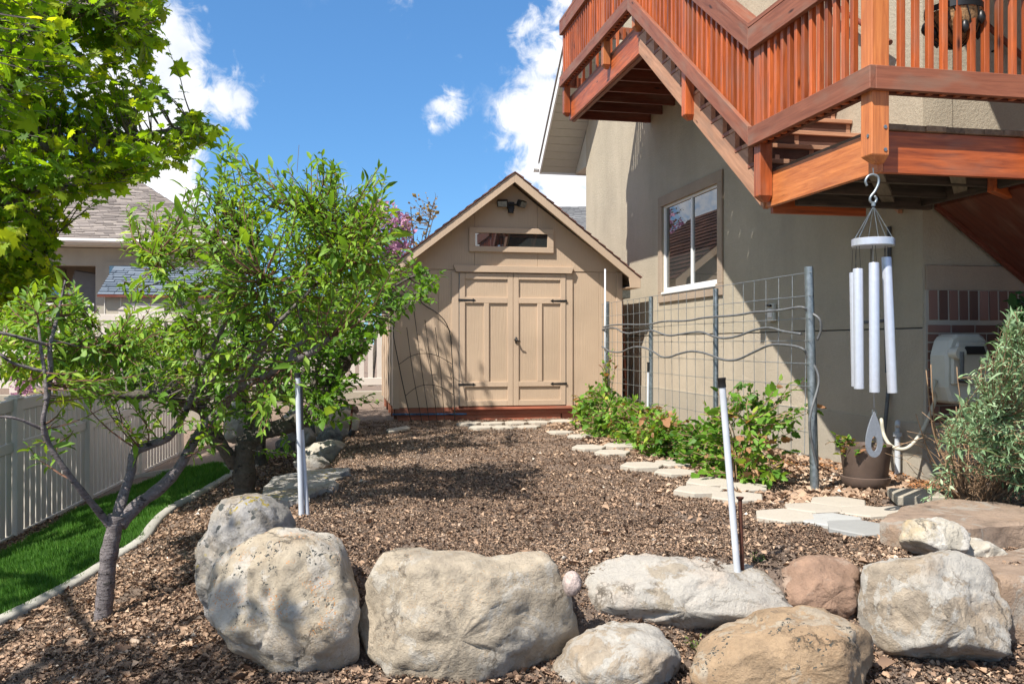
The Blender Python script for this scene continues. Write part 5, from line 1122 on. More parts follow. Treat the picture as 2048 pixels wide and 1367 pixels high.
def neighbour():
    Y = 24.0; h = thing('neighbour_house', 'neighbouring cream stucco house with a wide grey brown shingled hip roof', 'house', (-10, Y, 0))
    wall = stucco('cream_stucco', (.42,.38,.31), .3)
    ev = 3.55; x0, x1 = -22.0, -3.2
    px = lambda p, yy=Y: PY(p, 600, yy).x
    pa, pb = px(57), px(191)
    def b(n, a, c, mat=wall): return MB().box(a, c).build(n, mat, h)
    b('wall', (x0, Y, .3), (pa-3, Y+.2, ev-.05)); b('wall', (pb, Y, .3), (x1, Y+.2, ev-.05)); b('beam', (pa-3, Y, ev-.5), (pb, Y+.2, ev-.05))
    b('porch_back_wall', (pa-3, Y+3, .3), (pb, Y+3.1, ev), M['trim_stucco']); b('porch_side_wall', (pb, Y+.2, .3), (pb+.15, Y+3, ev), M['trim_stucco']); b('porch_ceiling', (pa-3, Y+.2, ev-.06), (pb, Y+3, ev-.0)); b('porch_floor', (pa-3, Y, .3), (pb, Y+3, .85), M['concrete'])
    q0, q1 = PY(70, 545, Y+3), PY(122, 590, Y+3); wf = MB().box((q0.x-.12,Y+2.93,q1.z-.12),(q1.x+.12,Y+2.99,q0.z+.1)).build('window_frame', M['trim_stucco'], h); MB().box((q0.x,Y+2.90,q1.z),(q1.x,Y+2.929,q0.z)).build('pane', M['glass'], wf)
    q0, q1 = PY(220, 532, Y), PY(300, 560, Y); wf = MB().box((q0.x-.12,Y-.05,q1.z-.7),(q1.x+.12,Y-.01,q0.z+.1)).build('window_frame', wall, h); MB().box((q0.x,Y-.07,q1.z-.6),(q1.x,Y-.051,q0.z)).build('pane', M['glass'], wf)
    e0, e1, r0, r1 = (x0-.6, Y-.6, ev), (x1+.6, Y-.6, ev), None, None
    rz = 6.2; ry = Y+4.6; rx1 = PY(262, 360, ry).x; 
    A, B, C_, D = Vector((x0-.6,Y-.6,ev+.1)), Vector((x1+.6,Y-.6,ev+.1)), Vector((rx1,ry,rz)), Vector((x0+3,ry,rz))
    m = MB(); m.add([A,B,C_,D,(x0-.6,Y+9.8,ev+.1),(x1+.6,Y+9.8,ev+.1)], [(0,1,2,3),(1,5,2),(5,4,3,2),(4,0,3)]); m.build('roof', M['shingle_nb'], h)
    shingle_field('shingles', A, B, C_, D, .15, .34, M['shingle_nb'], h, 3)
    shingle_field('shingles', B, (x1+.6,Y+9.8,ev+.1), C_+Vector((0,.05,0)), C_, .15, .34, M['shingle_nb'], h, 4)
    MB().box((x0-.6,Y-.63,ev-.03),(x1+.6,Y-.60,ev+.12)).build('fascia', M['fence'], h); MB().tube([(x0-.6,Y-.69,ev+.06),(x1+.6,Y-.69,ev+.06)], .06, 8).build('gutter', M['backfence'], h)
    MB().box((x0-.6,Y-.6,ev-.03),(x1+.6,Y-.001,ev-.01)).build('soffit', M['fence'], h)
    # porch railing
    rl = thing('porch_railing', 'white porch railing of the neighbouring house', 'railing', (-9, Y-.1, .9)); zt = PY(100, 606, Y).z
    MB().box((pa-2.9,Y-.08,zt-.06),(pb-.02,Y-.03,zt)).build('top_rail', M['white'], rl); MB().box((pa-2.9,Y-.07,zt-.26),(pb-.02,Y-.04,zt-.21)).build('middle_rail', M['white'], rl); MB().box((pa-2.9,Y-.07,zt-1.0),(pb-.02,Y-.04,zt-.95)).build('bottom_rail', M['white'], rl)
    x = pa-2.8
    while x < pb-.1: MB().box((x-.025,Y-.065,zt-.949),(x+.025,Y-.045,zt-.2605)).build('baluster', M['white'], rl); x += .16 if True else 0
    MB_ = MB(); c = PY(180, 605, Y+1.0); g = thing('barbecue_grill', 'covered grey barbecue grill standing on the neighbouring porch', 'grill', (c.x, Y+1, .85))
    MB().prism([(c.x-.45,.86),(c.x+.45,.86),(c.x+.45,c.z+.2),(c.x+.3,c.z+.75),(c.x-.3,c.z+.85),(c.x-.45,c.z+.3)], 'y', Y+.7, Y+1.3).build('cover', plain('grey_cover', (.16,.15,.15), .7, bmp=.5, bscale=8), g, bevel=.04)
    MB().box((c.x-.46,Y+.69,c.z-.1),(c.x-.30,Y+1.31,c.z+.35)).build('side_flap', M['backfence'], g, bevel=.03)
neighbour()
def playhouse():
    Y = 18.6; h = thing('storage_shed', 'small cream storage shed with a slate blue shingled roof beyond the back fence', 'shed', (-5.5, Y, .3))
    a, b = PY(203, 588, Y), PY(450, 590, Y); rA, rB = PY(229, 533, Y+1.3), PY(450, 533, Y+1.3); x0, x1, ze, zr = a.x, b.x, a.z, rA.z
    MB().box((x0+.05,Y,0),(x1,Y+2.2,ze)).build('wall', M['hosebox'] if False else stucco('cream_siding', (.48,.43,.34), .15), h)
    x = x0+.05
    while x < x1: MB().box((x,Y-.012,0),(x+.02,Y-.001,ze-.02)).build('batten', M['fence'], h); x += .30
    MB().add([(x0-.05,Y-.12,ze-.02),(x1,Y-.12,ze-.02),(rB.x,Y+1.3,zr),(rA.x,Y+1.3,zr),(x0-.05,Y+2.7,ze-.02),(x1,Y+2.7,ze-.02)], [(0,1,2,3),(3,2,5,4)]).build('roof', M['shingle_blue'], h)
    MB().box((x0-.05,Y-.13,ze-.06),(x1,Y-.10,ze-.015)).build('fascia', M['stain_dark'], h)
    MB().add([(x0+.05,Y+.0,ze-.02),(x0+.05,Y+2.2,ze-.02),(rA.x+.0,Y+1.3,zr-.03)], [(0,1,2)]).build('gable', M['fence'], h)
    shingle_field('shingles', (x0-.05,Y-.12,ze-.015), (x1,Y-.12,ze-.015), (rB.x,Y+1.3,zr), (rA.x,Y+1.3,zr), .13, .3, M['shingle_blue'], h, 8)
    q0, q1 = PY(262, 606, Y), PY(330, 700, Y)
    MB().box((q0.x,Y-.05,.02),(q1.x,Y-.013,q0.z)).build('door_frame', M['backfence'], h, bevel=.01); MB().box((q0.x+.16,Y-.065,.02),(q1.x-.16,Y-.051,q0.z-.15)).build('door', M['backfence'], h, bevel=.005)
playhouse()
def farhouse():
    Y = 34; h = thing('distant_house', 'distant house of which only a grey roof shows between shed and stucco wall', 'house', (9, Y, 0)); a = PY(1000, 475, Y); b = PY(1400, 475, Y); c = PY(1060, 413, Y+3.5); d = PY(1400, 413, Y+3.5)
    MB().box((a.x+.5,Y+.5,0),(b.x-.5,Y+7,a.z)).build('wall', M['stucco_low'], h)
    MB().add([a,b,d,c,(a.x,Y+7,a.z),(b.x,Y+7,b.z)], [(0,1,2,3),(3,2,5,4),(0,3,4),(1,5,2)]).build('roof', M['shingle_grey'], h); shingle_field('shingles', a, b, d, c, .16, .36, M['shingle_grey'], h, 9)
farhouse()
# ladder in the gap between shed and house
def ladder():
    t = thing('wooden_ladder', 'old wooden lattice ladder stored upright in the gap between shed and house', 'ladder', (4.15, 12.7, 0))
    for x in (4.06, 4.24): board('rail', (x, 12.5, 0), (x, 12.75, 1.9), .03, .06, M['stain_dull'], t)
    for k in range(11): board('rung', (4.05, 12.51+k*.022, .2+k*.16), (4.25, 12.51+k*.022, .2+k*.16), .04, .03, M['greywood'], t)
    b = thing('gutter_elbow', 'shiny grey metal gutter box under the right eave of the shed', 'gutter', (4.08, 12.3, 1.8))
    MB().box((4.0,12.2,1.72),(4.2,12.6,1.90)).build('box', M['galv'], b, bevel=.01); MB().box((4.03,12.19,1.75),(4.10,12.199,1.88)).build('seam', M['galv'], b)
ladder()

# ---------------- vegetation ----------------
def polyinside_pick(poly, n, rng):
    p = np.array(poly, float); out = []
    while len(out) < n:
        X = rng.uniform(p[:,0].min(), p[:,0].max(), n*3); Y = rng.uniform(p[:,1].min(), p[:,1].max(), n*3); k = inside(poly, X, Y); out += list(zip(X[k], Y[k]))
    return out[:n]
class Tree:
    def __init__(s, name, label, base, bark, cat='tree', group=None, seed=0):
        s.t = thing(name, label, cat, base, group); s.base = Vector(base); s.bark = bark; s.nodes = []; s.rng = np.random.default_rng(seed); s.twig = MB(); s.lp = []; s.ld = []; s.rr = random.Random(seed)
    def limb(s, pts, r0, r1, name='branch', n=12, wob=.010):
        ps = curve_pts([Vector(p) for p in pts], 10 if r0 > .02 else 6); k = len(ps)
        ps = [p+Vector((noise.noise(p*3+Vector((s.rr.random()*0,1,2))), noise.noise(p*3+Vector((5,0,2))), 0))*wob for p in ps]
        rad = [r0+(r1-r0)*(i/(k-1))**.85 for i in range(k)]; rad = [r*(1+.14*noise.noise(p*6+Vector((9,9,9)))+.16*noise.noise(p*21)) for r, p in zip(rad, ps)]
        m = MB().tube(ps, rad, n); c = list(ps)
        if name == 'trunk': 
            for i in range(n): v = Vector(m.v[i]); m.v[i] = tuple(ps[0]+(v-ps[0])*1.35)
        o = m.build(name, s.bark, s.t, smooth=True)
        for p, r in zip(ps[1:], rad[1:]): s.nodes.append((p, r))
        return ps
    def spread(s, poly, n, da, db):
        for x, y in polyinside_pick(poly, n, s.rng):
            e = P(x, y, s.rr.uniform(da, db)); b, r = min(s.nodes, key=lambda q: (e-q[0]).length+max(0, q[0].z-e.z)*1.5)
            s.limb([b, b.lerp(e,.5)-Vector((0,0,.12*(e-b).length)), e], max(.004, min(r*.5, .012)), .003, n=6)
    def shoot(s, tip, r=.005, up=.25, leaf_from=.3, step=.03, jit=.02, leaves=1, minz=-9, reach=.9):
        tip = Vector(tip); best = None; bd_ = 1e9
        for p, r_ in s.nodes[::2]:
            d = (tip-p).length+(.8*max(0, p.z-tip.z)); d *= 1+s.rr.random()*.35
            if d < bd_: bd_ = d; best = p
        L_ = (tip-best).length; mid = best.lerp(tip, .5)+Vector((s.rr.uniform(-.1,.1), s.rr.uniform(-.1,.1), -up*L_*.35))
        n = max(4, int(L_/.09)); ps = []
        for i in range(n+1): t = i/n; ps.append(best*(1-t)**2+mid*2*t*(1-t)+tip*t*t+Vector((noise.noise(tip*5+Vector((t*3,0,0))), noise.noise(tip*5+Vector((0,t*3,7))), 0))*jit*t)
        s.twig.tube(ps, [r*(1+1.2*min(L_,1))*(1-t/n)+.0018 for t in range(n+1)], 4, False)
        ln = 0; a = s.rr.uniform(0, 6)
        for i in range(n):
            p0, p1 = ps[i], ps[i+1]; seg = (p1-p0).length; d = (p1-p0).normalized(); k = 0
            while ln < seg:
                t = (i+ln/seg)/n
                if t > leaf_from or L_*(1-t) < .35:
                    for _ in range(leaves):
                        a += 2.4; o = d.orthogonal().normalized(); w = d.cross(o); s.lp.append(tuple(p0.lerp(p1, ln/seg))); s.ld.append(tuple(d*(.55+.6*t)+(o*cos(a)+w*sin(a))*.8))
                ln += step*s.rr.uniform(.6,1.4)
            ln -= seg
        return ps
    def finish(s, leafmat, T, F_, size, twigmat, droop=.25, name='foliage', sv=.34, roll=.5, keep=1.0, light=None, extra=None):
        o = s.twig.build('twigs', twigmat, s.t); tag(o, kind='stuff')
        Pp = np.array(s.lp); D = np.array(s.ld)
        if extra is not None: Pp = np.concatenate([Pp, extra[0]]); D = np.concatenate([D, extra[1]])
        if keep < 1: k = s.rng.random(len(Pp)) < keep; Pp, D = Pp[k], D[k]
        D = unit(D)+s.rng.normal(0, .22, D.shape); D[:,2] -= droop; A, B, C = frames(D, s.rng, roll); n = len(Pp)
        sz = size*np.exp(s.rng.normal(0, sv, n)); r = np.clip(s.rng.beta(2, 3.2, n)+vnoise(Pp[:,0]*1.0+Pp[:,2], Pp[:,1]+Pp[:,2]*.7, 2.2, 3)*.55, 0, 1)
        o = link(name, inst_mesh(name, M[leafmat], T, F_, Pp, A, B, C, sz, r), s.t); tag(o, kind='stuff'); return n

def peach():
    g = on_ground(205, 1240); base = Vector((g.x, g.y, gzf(g.x, g.y))); d0 = g.x*ST+g.y*CT
    T = Tree('peach_tree', 'young peach tree with a smooth grey forked trunk and upright leafy shoots', base, M['bark_peach'], seed=5)
    q = lambda L_: [P(x, y, d0+dd) for x, y, dd in L_]
    s_ = d0/F
    T.limb(q([(205,1248,0),(211,1180,0),(218,1110,.0),(228,1060,.0),(234,1030,0)]), 16*s_, 17*s_, 'trunk', 20, 0)
    T.limb(q([(228,1062,0),(205,1030,-.05),(170,985,-.15),(130,935,-.25),(100,890,-.3),(88,845,-.35),(95,800,-.35),(92,750,-.35),(82,700,-.35),(76,640,-.3)]), 8*s_, 2.5*s_)
    T.limb(q([(95,800,-.35),(102,740,-.3),(100,690,-.3),(118,620,-.2),(130,560,-.2)]), 6*s_, 2*s_)
    T.limb(q([(232,1050,0),(248,990,.1),(262,945,.15),(270,905,.2),(300,890,.25),(340,872,.3),(368,830,.35),(388,775,.4),(401,735,.4),(420,705,.4),(440,665,.4),(455,620,.4),(462,570,.4)]), 11*s_, 4.5*s_)
    T.limb(q([(240,1050,0),(275,1010,.1),(320,975,.2),(360,930,.3),(390,880,.4),(425,835,.45),(450,810,.5),(468,770,.5),(495,745,.55),(520,710,.6),(541,660,.6),(548,600,.6)]), 13.5*s_, 5.5*s_)
    T.limb(q([(440,815,.45),(477,778,.3),(529,753,.2),(566,733,.1),(598,717,.05),(630,700,.0),(662,673,-.05)]), 9*s_, 6*s_)
    T.limb(q([(405,765,.4),(450,745,.3),(492,720,.25),(523,690,.2),(545,655,.2),(584,617,.2),(640,560,.2),(690,510,.2)]), 8*s_, 3*s_)
    T.limb(q([(578,727,.1),(590,697,.1),(616,672,.1),(603,640,.15),(596,590,.2),(610,530,.2)]), 6*s_, 3*s_)
    T.limb(q([(415,738,.4),(504,712,.2),(587,690,.1)]), 3*s_, 2*s_)
    T.limb(q([(401,735,.4),(392,690,.5),(378,640,.5),(357,597,.5),(338,569,.5),(322,540,.5)]), 9*s_, 4*s_)
    T.limb(q([(440,668,.4),(445,640,.6),(475,590,.7),(480,520,.7),(470,450,.7)]), 6*s_, 3*s_)
    T.limb(q([(541,660,.6),(530,600,.5),(515,540,.4),(510,480,.4)]), 5*s_, 3*s_)
    T.limb(q([(96,690,-.3),(60,680,-.4),(0,665,-.5),(-60,660,-.5)]), 4*s_, 2*s_); T.limb(q([(92,860,-.3),(40,838,-.4),(0,833,-.45),(-50,838,-.5)]), 3.4*s_, 1.6*s_)
    T.limb(q([(100,745,-.3),(60,735,-.35),(20,722,-.4),(-20,690,-.4)]), 4*s_, 2*s_)
    T.spread([(0,700),(40,600),(120,580),(260,520),(330,440),(450,360),(640,380),(740,420),(760,520),(600,640),(400,700),(200,740)], 22, d0-.2, d0+.9)
    # upright shoots traced at their tips, then fill
    tips = [(455,288),(468,330),(415,335),(432,360),(395,345),(375,375),(538,335),(552,345),(580,330),(620,315),(640,305),(662,325),(676,330),(690,345),(754,330),(770,352),(735,365),(345,430),(315,420),(300,405),(270,440),(250,480),(255,420),(370,420),(500,420),(520,390),(600,370),(710,400),(780,410),(800,450),(470,300),(448,310),(760,470),(812,520),(130,560),(90,560),(60,570),(20,590),(165,600),(150,570),(0,620),(340,480),(280,500),(610,400),(560,400),(660,380)]
    for x, y in tips:
        for k in range(3): T.shoot(P(x+T.rr.uniform(-8,8), y+T.rr.uniform(-4,25)*k, d0+T.rr.uniform(-.1,.9)), .004, .5, .25, .021, .03)
    poly = [(300,440),(420,380),(455,330),(560,380),(650,360),(700,390),(765,370),(800,460),(790,560),(700,640),(620,680),(560,660),(480,700),(430,740),(380,720),(330,700),(250,760),(180,760),(60,760),(0,740),(-60,720),(-60,640),(60,600),(130,570),(200,640),(240,640),(270,560)]
    for x, y in polyinside_pick(poly, 780, T.rng): T.shoot(P(x, y, d0+T.rr.uniform(-.35,1.0)), .0030, .6, .3, .024, .04)
    low = [(395,720),(560,700),(640,720),(600,800),(540,880),(430,900),(330,820),(200,800),(60,800),(40,720),(250,760)]
    for x, y in polyinside_pick([(-60,600),(60,580),(160,590),(260,640),(320,720),(250,800),(120,790),(0,780),(-60,760)], 150, T.rng): T.shoot(P(x, y, d0+T.rr.uniform(-.4,.8)), .0028, .3, .3, .028, .04)
    for x, y in polyinside_pick(low, 70, T.rng): T.shoot(P(x, y, d0+T.rr.uniform(-.3,.6)), .003, .1, .55, .03, .05)
    for x, y in ((75,880),(120,890),(150,860),(60,890),(130,830),(280,860),(260,850),(420,870),(450,850),(520,860),(380,840)): T.shoot(P(x, y, d0+T.rr.uniform(-.3,.3)), .003, .1, .4, .022, .03)
    print('peach leaves', T.finish('leaf_peach', T_PEACH*np.array([1,1.15,1]), F_PEACH, .064, M['twig'], .28, keep=1.0))
    m = MB()
    for (x, y, x2, y2) in ((594,345,598,290),(640,400,650,320)): m.tube([P(x,y,d0+.3), P(x2,y2,d0+.3)], .002, 4)
    m.build('bare_whip', M['twig_grey'], T.t)
peach()
def apple():
    d0 = 8.55; b = P(488, 1000, d0); base = Vector((b.x, b.y, gzf(b.x, b.y)-.03)); s_ = d0/F
    T = Tree('apple_tree', 'old spreading apple tree with a dark gnarled trunk behind the peach tree', base, M['bark_dark'], seed=8)
    q = lambda L_: [P(x, y, d0+dd) for x, y, dd in L_]
    T.limb([base]+q([(488,960,0),(488,915,0),(494,875,0)]), 23*s_, 20*s_, 'trunk', 20, .03)
    T.limb(q([(470,930,0),(448,895,-.1),(425,860,-.2),(412,835,-.3)]), 14*s_, 12*s_); T.limb(q([(412,838,-.3),(398,818,-.4),(350,800,-.6),(312,788,-.7),(250,790,-.8),(200,778,-.9),(168,763,-1),(135,748,-1.1),(105,722,-1.2)]), 9*s_, 5*s_)
    T.limb(q([(494,885,0),(530,862,.1),(575,850,.1),(625,825,.1),(655,785,.1),(680,740,.1),(705,705,.1),(728,690,.1)]), 17*s_, 15*s_)
    T.limb(q([(700,712,.1),(712,680,.2),(705,650,.2),(700,610,.2),(720,560,.2)]), 8*s_, 4*s_); T.limb(q([(620,830,.1),(630,770,.4),(640,720,.4),(650,640,.5),(655,580,.5)]), 7*s_, 4*s_)
    T.limb(q([(494,880,0),(500,820,.3),(480,760,.5),(490,690,.6),(500,640,.6)]), 11*s_, 5*s_); T.limb(q([(728,690,.1),(760,650,0),(800,610,-.1),(840,580,-.1)]), 5*s_, 2*s_)
    T.limb(q([(410,835,-.3),(380,760,.2),(330,700,.4),(280,660,.5)]), 8*s_, 3*s_); T.limb(q([(500,830,.3),(560,760,.8),(600,700,1.0),(620,650,1.1)]), 8*s_, 4*s_); T.limb(q([(720,600,.2),(760,590,.1),(810,560,0),(860,540,0)]), 4*s_, 2*s_)
    poly = [(120,720),(200,660),(330,640),(420,600),(520,580),(640,560),(720,510),(790,520),(870,545),(885,560),(850,600),(790,640),(740,690),(720,750),(700,800),(640,850),(560,800),(480,840),(400,810),(300,800),(200,800),(130,770)]
    for x, y in polyinside_pick(poly, 800, T.rng): T.shoot(P(x, y, d0+T.rr.uniform(-.9,1.3)), .004, .3, .3, .036, .06)
    for x, y in ((880,545),(862,552),(840,530),(820,515),(868,605),(858,600),(820,615),(845,570),(800,600),(760,800),(745,790),(720,760),(640,790),(615,770),(560,900),(590,905),(575,890),(330,810),(280,820),(780,640),(790,660),(700,840),(690,825)): T.shoot(P(x, y, d0+T.rr.uniform(-.4,.1)), .003, .2, .3, .024, .04)
    print('apple leaves', T.finish('leaf_apple', T_OV, F_PEACH, .060, M['twig_grey'], .2))
apple()
def second():
    d0 = 10.6; b = P(521, 912, d0); s_ = d0/F; base = Vector((b.x, b.y, gzf(b.x, b.y)-.03)); q = lambda L_: [P(x, y, d0+dd) for x, y, dd in L_]
    T = Tree('plum_tree', 'slim dark trunked tree standing just behind the gnarled apple trunk', base, M['bark_dark'], seed=12)
    T.limb([base]+q([(518,870,0),(522,820,0),(530,760,.1)]), 15*s_, 12*s_, 'trunk', 14, .02)
    for L_ in ([(528,770,.1),(500,700,.3),(470,640,.4),(460,560,.4)], [(530,765,.1),(560,700,.3),(590,630,.5),(600,540,.5)], [(530,760,.1),(600,720,-.1),(660,680,-.2),(700,620,-.2)]): T.limb(q(L_), 8*s_, 3*s_)
    for x, y in polyinside_pick([(420,600),(470,480),(560,440),(650,430),(740,470),(790,540),(740,640),(640,760),(520,800),(430,740)], 260, T.rng): T.shoot(P(x, y, d0+T.rr.uniform(-.6,1.6)), .004, .3, .3, .045, .06)
    T.finish('leaf_apple', T_OV, F_PEACH, .07, M['twig_grey'], .2)
second()
def maple():
    base = Vector((-6.2, 8.0, gzf(-6.2, 8.0)))
    T = Tree('maple_tree', 'big bright green maple whose leafy boughs fill the upper left corner', base, M['bark_peach'], seed=21)
    T.limb([base, base+Vector((.05,0,1.4)), base+Vector((.1,-.05,2.3))], .17, .15, 'trunk', 18, .03)
    top = base+Vector((.1,-.05,2.3))
    d = lambda x, y, dd: P(x, y, dd)
    L_ = [[top, top+Vector((.8,.1,.4)), d(-60,430,8.2), d(60,500-115,8.4), d(130,372,8.6), d(240,345,8.9)],
          [top, top+Vector((.7,.0,.9)), d(-80,250,8.0), d(20,140,8.2), d(80,20,8.4), d(180,15,8.6), d(280,60,8.9)],
          [top, top+Vector((.9,.2,.6)), d(-90,360,8.4), d(40,300,8.8), d(180,290,9.0), d(300,270,9.2), d(400,250,9.3)],
          [top, top+Vector((.2,.3,1.6)), top+Vector((.8,1.0,3.0)), top+Vector((1.2,1.4,4.6))],
          [top, top+Vector((.6,-.8,1.0)), top+Vector((1.4,-2.4,2.0)), top+Vector((2.0,-4.4,2.5)), top+Vector((2.4,-5.8,2.6))],
          [top, top+Vector((-.5,.2,1.2)), top+Vector((-1.4,.4,2.7))],
          [top, top+Vector((.5,-.5,1.3)), d(-150,60,7.2), d(0,-40,7.4), d(150,-120,7.8)],
          [top, top+Vector((.9,.5,.0)), d(-60,560,9.2), d(20,520,9.6), d(90,500,9.8)],
          [top, top+Vector((.9,-.3,.5)), d(-200,150,6.8), d(-60,0,7.0), d(60,-150,7.4), d(200,-300,8.0)]]
    for l in L_: T.limb(l, .085, .015, n=10, wob=.06)
    A_ = [(-350,-500),(350,-500),(345,-60),(340,20),(318,40),(335,65),(342,110),(310,125),(300,165),(260,200),(215,215),(235,262),(300,228),(300,262),(350,240),(385,212),(430,225),(452,262),(430,300),(400,295),(370,330),(340,345),(310,330),(280,360),(230,380),(130,390),(130,440),(60,470),(-20,500),(-350,560)]
    for x, y in [q for q in polyinside_pick(A_, 3300, T.rng) if q[1] > -70 or T.rr.random() < .16]:
        dd = T.rr.uniform(8.0, 10.4) if x > 150 else T.rr.uniform(7.2, 10.6)
        T.shoot(P(x, y, dd), .004, .2, .35, .075, .08, 1)
    for x, y in polyinside_pick([(-60,500),(40,440),(110,470),(120,560),(100,600),(60,650),(-60,660)], 260, T.rng): T.shoot(P(x, y, T.rr.uniform(8.6, 10.2)), .004, .2, .35, .06, .08, 1)
    for k in range(150): # the rest of the crown, out of the frame
        a, b, c = T.rng.normal(0, 1, 3); v = Vector((a,b,c)).normalized()*T.rr.uniform(.55,1)**.5; p = base+Vector((-.6+v.x*2.6, -1.2+v.y*3.6, 4.8+v.z*2.1)); T.shoot(p, .004, .2, .35, .085, .08, 1)
    for k in range(230):
        a, b, c = T.rng.normal(0, 1, 3); v = Vector((a,b,c)).normalized()*T.rr.uniform(.2,1)**.5; T.shoot(Vector((-4.1+v.x*1.7, 1.7+v.y*1.7, 4.0+v.z*.8)), .004, .2, .35, .085, .08, 1)
    # leaf sprays at the tips
    print('maple leaves', T.finish('leaf_maple', T_MAPLE, F_MAPLE, .088, M['twig_grey'], .45, roll=.7))
maple()
def blossom_tree(name, label, d, base_px, poly, n, seed, mat='blossom', size=.05, leafs=False, trunkr=.06, step=.05, twig='twig_grey', up=.3, depth=1.2):
    b = P(base_px[0], base_px[1], d); base = Vector((b.x, b.y, gzf(b.x, b.y)-.02)); T = Tree(name, label, base, M['bark_dark'], seed=seed)
    p = np.array(poly, float); cx, cy = p.mean(0); c = P(cx, cy, d); T.limb([base, base.lerp(c,.35)+Vector((.05,0,0)), base.lerp(c,.65)], trunkr, trunkr*.6, 'trunk', 10)
    m_ = base.lerp(c,.6)
    for k in range(6):
        x, y = poly[int(k*len(poly)/6)]; e = P(cx+(x-cx)*.7, cy+(y-cy)*.7, d+T.rr.uniform(-.6,.6)*depth); T.limb([m_, m_.lerp(e,.5)+Vector((0,0,.1)), e], trunkr*.45, trunkr*.12, n=7)
    for x, y in polyinside_pick(poly, n, T.rng): T.shoot(P(x, y, d+T.rr.uniform(-1,1)*depth), .005, up, .3, step, .05)
    TB = np.array([(0,0,0),(.5,.5,.2),(.6,0,-.2),(.5,-.5,.2),(1,0,.1)]); T.finish(mat, TB, [(0,2,1),(0,3,2),(1,2,4),(2,3,4)], size, M[twig], 0, sv=.4, roll=1.5)
blossom_tree('redbud_tree', 'pink flowering redbud tree rising between the orchard trees and the shed roof', 21, (742,700), [(705,415),(740,395),(785,405),(820,425),(832,465),(825,500),(800,530),(740,560),(700,540),(680,480)], 460, 31, size=.075, step=.075)
blossom_tree('flowering_shrub', 'magenta pink flowering shrub behind the tan fence at the left edge', 15.6, (40,800), [(10,720),(60,690),(75,740),(70,790),(20,800)], 90, 32, size=.05, step=.05)
blossom_tree('flowering_shrub', 'pale pink flowering shrub between the fence and the concrete wall', 15.9, (160,800), [(90,700),(200,680),(260,710),(270,780),(160,800),(90,780)], 130, 34, size=.045, step=.07)
blossom_tree('budding_tree', 'nearly bare tree with orange tan buds showing above the peach tree', 24, (650,700), [(590,400),(615,340),(650,330),(690,360),(720,400),(700,450),(620,460)], 60, 35, 'seed', .07, step=.16, up=.1)
blossom_tree('bare_shrub', 'thin bare twiggy tree with tan seed heads left of the shed roof', 19, (830,760), [(790,500),(800,440),(815,400),(850,375),(880,390),(880,430),(850,480),(820,510)], 60, 36, 'seed', .05, step=.12, up=.05)
# raspberry row
def raspberries():
    spots = [(10.35,.62,.34,'farthest raspberry bush at the foot of the shed end post'),(9.5,.56,.42,'second raspberry bush from the shed along the wire trellis'),(8.7,.54,.42,'raspberry bush in the middle of the row with orange dried leaves'),(7.85,.46,.38,'raspberry bush behind the leaning white pole, lower than its neighbours'),(7.0,.44,.36,'raspberry bush between the white pole and the nearest clump'),(6.2,.78,.42,'nearest and largest raspberry bush wrapped round the thick trellis post')]
    for i, (y, h, r, lb) in enumerate(spots):
        x = 3.10-.06*(i%2); base = Vector((x, y, gzf(x, y))); T = Tree('raspberry_bush', lb, base, M['cane'], 'bush', 'raspberry bushes along the wire trellis', 50+i)
        for k in range(9):
            a = T.rr.uniform(0, 2*pi); e = base+Vector((cos(a)*r*.5, sin(a)*r*.6, h*T.rr.uniform(.5,.8))); T.limb([base+Vector((cos(a)*.08, sin(a)*.08, 0)), base.lerp(e,.5)+Vector((0,0,.06)), e], .006, .003, 'cane', 5, .03)
        for k in range(170):
            a = T.rr.uniform(0, 2*pi); q = T.rr.random()**.5; z = h*T.rr.uniform(.05, 1)*(1-.35*q*q); T.shoot(base+Vector((cos(a)*q*r*.85, sin(a)*q*r*1.25, z)), .0025, .1, .2, .04, .05)
        if i == 0:
            for k in range(12): T.shoot(Vector((3.22+T.rr.uniform(-.05,.1), 10.3+T.rr.uniform(-.1,.1), T.rr.uniform(.6,1.0))), .003, .1, .4, .05)
        if i == 5:
            for k in range(14): T.shoot(Vector((3.25+T.rr.uniform(-.12,.12), 5.75+T.rr.uniform(-.1,.15), T.rr.uniform(.4,.82))), .003, .1, .4, .04)
        T.finish('leaf_rasp', T_RASP, F_RASP, .052, M['cane'], .15, roll=.7, sv=.35)
raspberries()
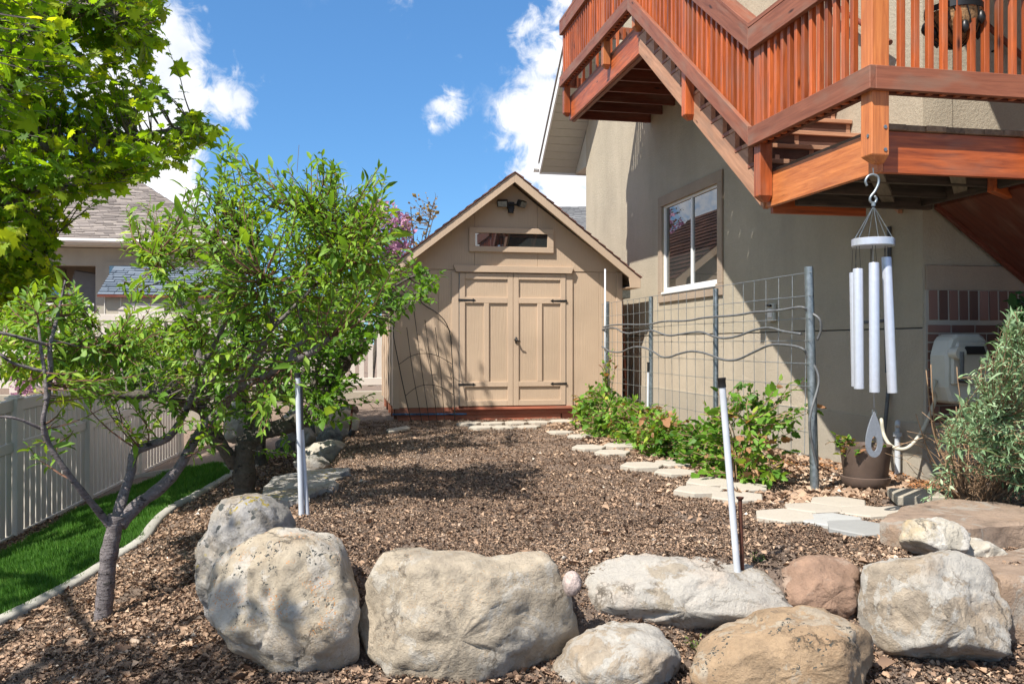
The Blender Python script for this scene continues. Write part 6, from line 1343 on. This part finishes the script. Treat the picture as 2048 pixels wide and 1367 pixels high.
def bush():
    b = Vector((4.06, 4.95, 0)); base = Vector((b.x, b.y, gzf(b.x, b.y))); T = Tree('butterfly_bush', 'silvery green butterfly bush with dry twiggy stems at the right edge', base, M['cane'], 'bush', seed=71)
    for k in range(46):
        a = T.rr.uniform(0, 2*pi); q = T.rr.uniform(.2,.9); e = base+Vector((cos(a)*.5*q, sin(a)*.5*q, T.rr.uniform(.3,1.05))); T.limb([base+Vector((cos(a)*.06, sin(a)*.06, 0)), base.lerp(e,.5)+Vector((cos(a)*.1, sin(a)*.1, .0)), e], .008, .003, 'stem', 5, .05)
    poly = [(1885,870),(1900,830),(1945,780),(1965,720),(1995,680),(2025,610),(2040,620),(2150,600),(2250,700),(2250,900),(2150,980),(2050,985),(1990,960),(1950,900),(1905,870)]
    for x, y in polyinside_pick(poly, 980, T.rng): T.shoot(P(x, y, 5.35+T.rr.uniform(-.5,.55)), .0022, .15, .35, .019, .05)
    for x, y in ((1850,1000),(1870,930),(1860,960),(1880,1010),(1900,980),(1890,900),(1875,830),(1855,980)): T.shoot(P(x, y, 5.2), .002, .1, .6, .016)
    T.finish('leaf_silver', T_PEACH*np.array([1,.9,1]), F_PEACH, .045, M['cane'], .0, roll=.8)
    m = MB(); rr = T.rr
    for k in range(420):
        a = rr.uniform(0, 2*pi); r0 = rr.uniform(0,.35); p = base+Vector((cos(a)*r0, sin(a)*r0, rr.uniform(0,.45))); e = p+Vector((rr.uniform(-.22,.22), rr.uniform(-.22,.22), rr.uniform(-.06,.22))); m.tube([p, p.lerp(e,.5)+Vector((rr.uniform(-.03,.03),rr.uniform(-.03,.03),.02)), e], .0018, 3, False)
    o = m.build('dry_twigs', M['cane'], T.t); tag(o, kind='stuff')
    base = Vector((5.2, 5.55, 0)); T = Tree('dark_shrub', 'dark green shrub against the brick wall above the silver bush', base, M['twig_grey'], 'bush', seed=72)
    for k in range(12): e = base+Vector((T.rr.uniform(-.1,.35), T.rr.uniform(-.2,.1), T.rr.uniform(.7,1.35))); T.limb([base, base.lerp(e,.5), e], .008, .003, 'stem', 5, .05)
    for x, y in polyinside_pick([(2000,665),(2005,640),(2012,620),(2022,590),(2050,580),(2120,580),(2120,700),(1990,700)], 90, T.rng): T.shoot(P(x, y, 6.05+T.rr.uniform(-.25,.2)), .003, .2, .3, .03, .04)
    T.finish('leaf_dark', T_PEACH*np.array([1,1.6,1]), F_PEACH, .07, M['twig_grey'], .1, roll=.6)
bush()
def weeds():
    rr = random.Random(9); k = 0
    for (px, py, d, lb, sz) in ((1395,1292,3.72,'feathery green weed growing in the gap under the long white boulder',.03),(1515,1128,4.2,'tiny green weed sprouting beside the rusty stake',.02),(1790,1188-150,4.6,'small green sprout at the corner of the slate grey paver',.02),(1825,968,6.1,'wispy green weed between the square paver and the pot',.02)):
        g = P(px, py, d); base = Vector((g.x, g.y, gzf(g.x, g.y) if k else g.z-.03)); k += 1
        t = thing('weed', lb, 'plant', base); m = MB(); pos = []; dr = []
        for j in range(14): a = rr.uniform(0,2*pi); e = base+Vector((cos(a)*sz*1.3, sin(a)*sz*1.3, sz*rr.uniform(.8,2.2))); m.tube([base, e], .001, 3, False); pos += [e, base.lerp(e,.6)]; dr += [Vector((cos(a),sin(a),.6)), Vector((cos(a+1.5),sin(a+1.5),.5))]
        m.build('stem', M['leaf_dark'], t); A, B, C = frames(np.array([tuple(v) for v in dr])); n = len(pos)
        o = link('leaves', inst_mesh('leaves', M['leaf_apple'], T_PEACH, F_PEACH, np.array([tuple(p) for p in pos]), A, B, C, np.full(n, sz*.8), RNG.random(n)), t)
weeds()
print('tris', sum(sum(len(p.vertices)-2 for p in o.data.polygons) for o in SC.objects if o.type == 'MESH' and len(o.data.polygons) < 5000)+sum(len(o.data.polygons)*1 for o in SC.objects if o.type == 'MESH' and len(o.data.polygons) >= 5000), 'objects', len(SC.objects))
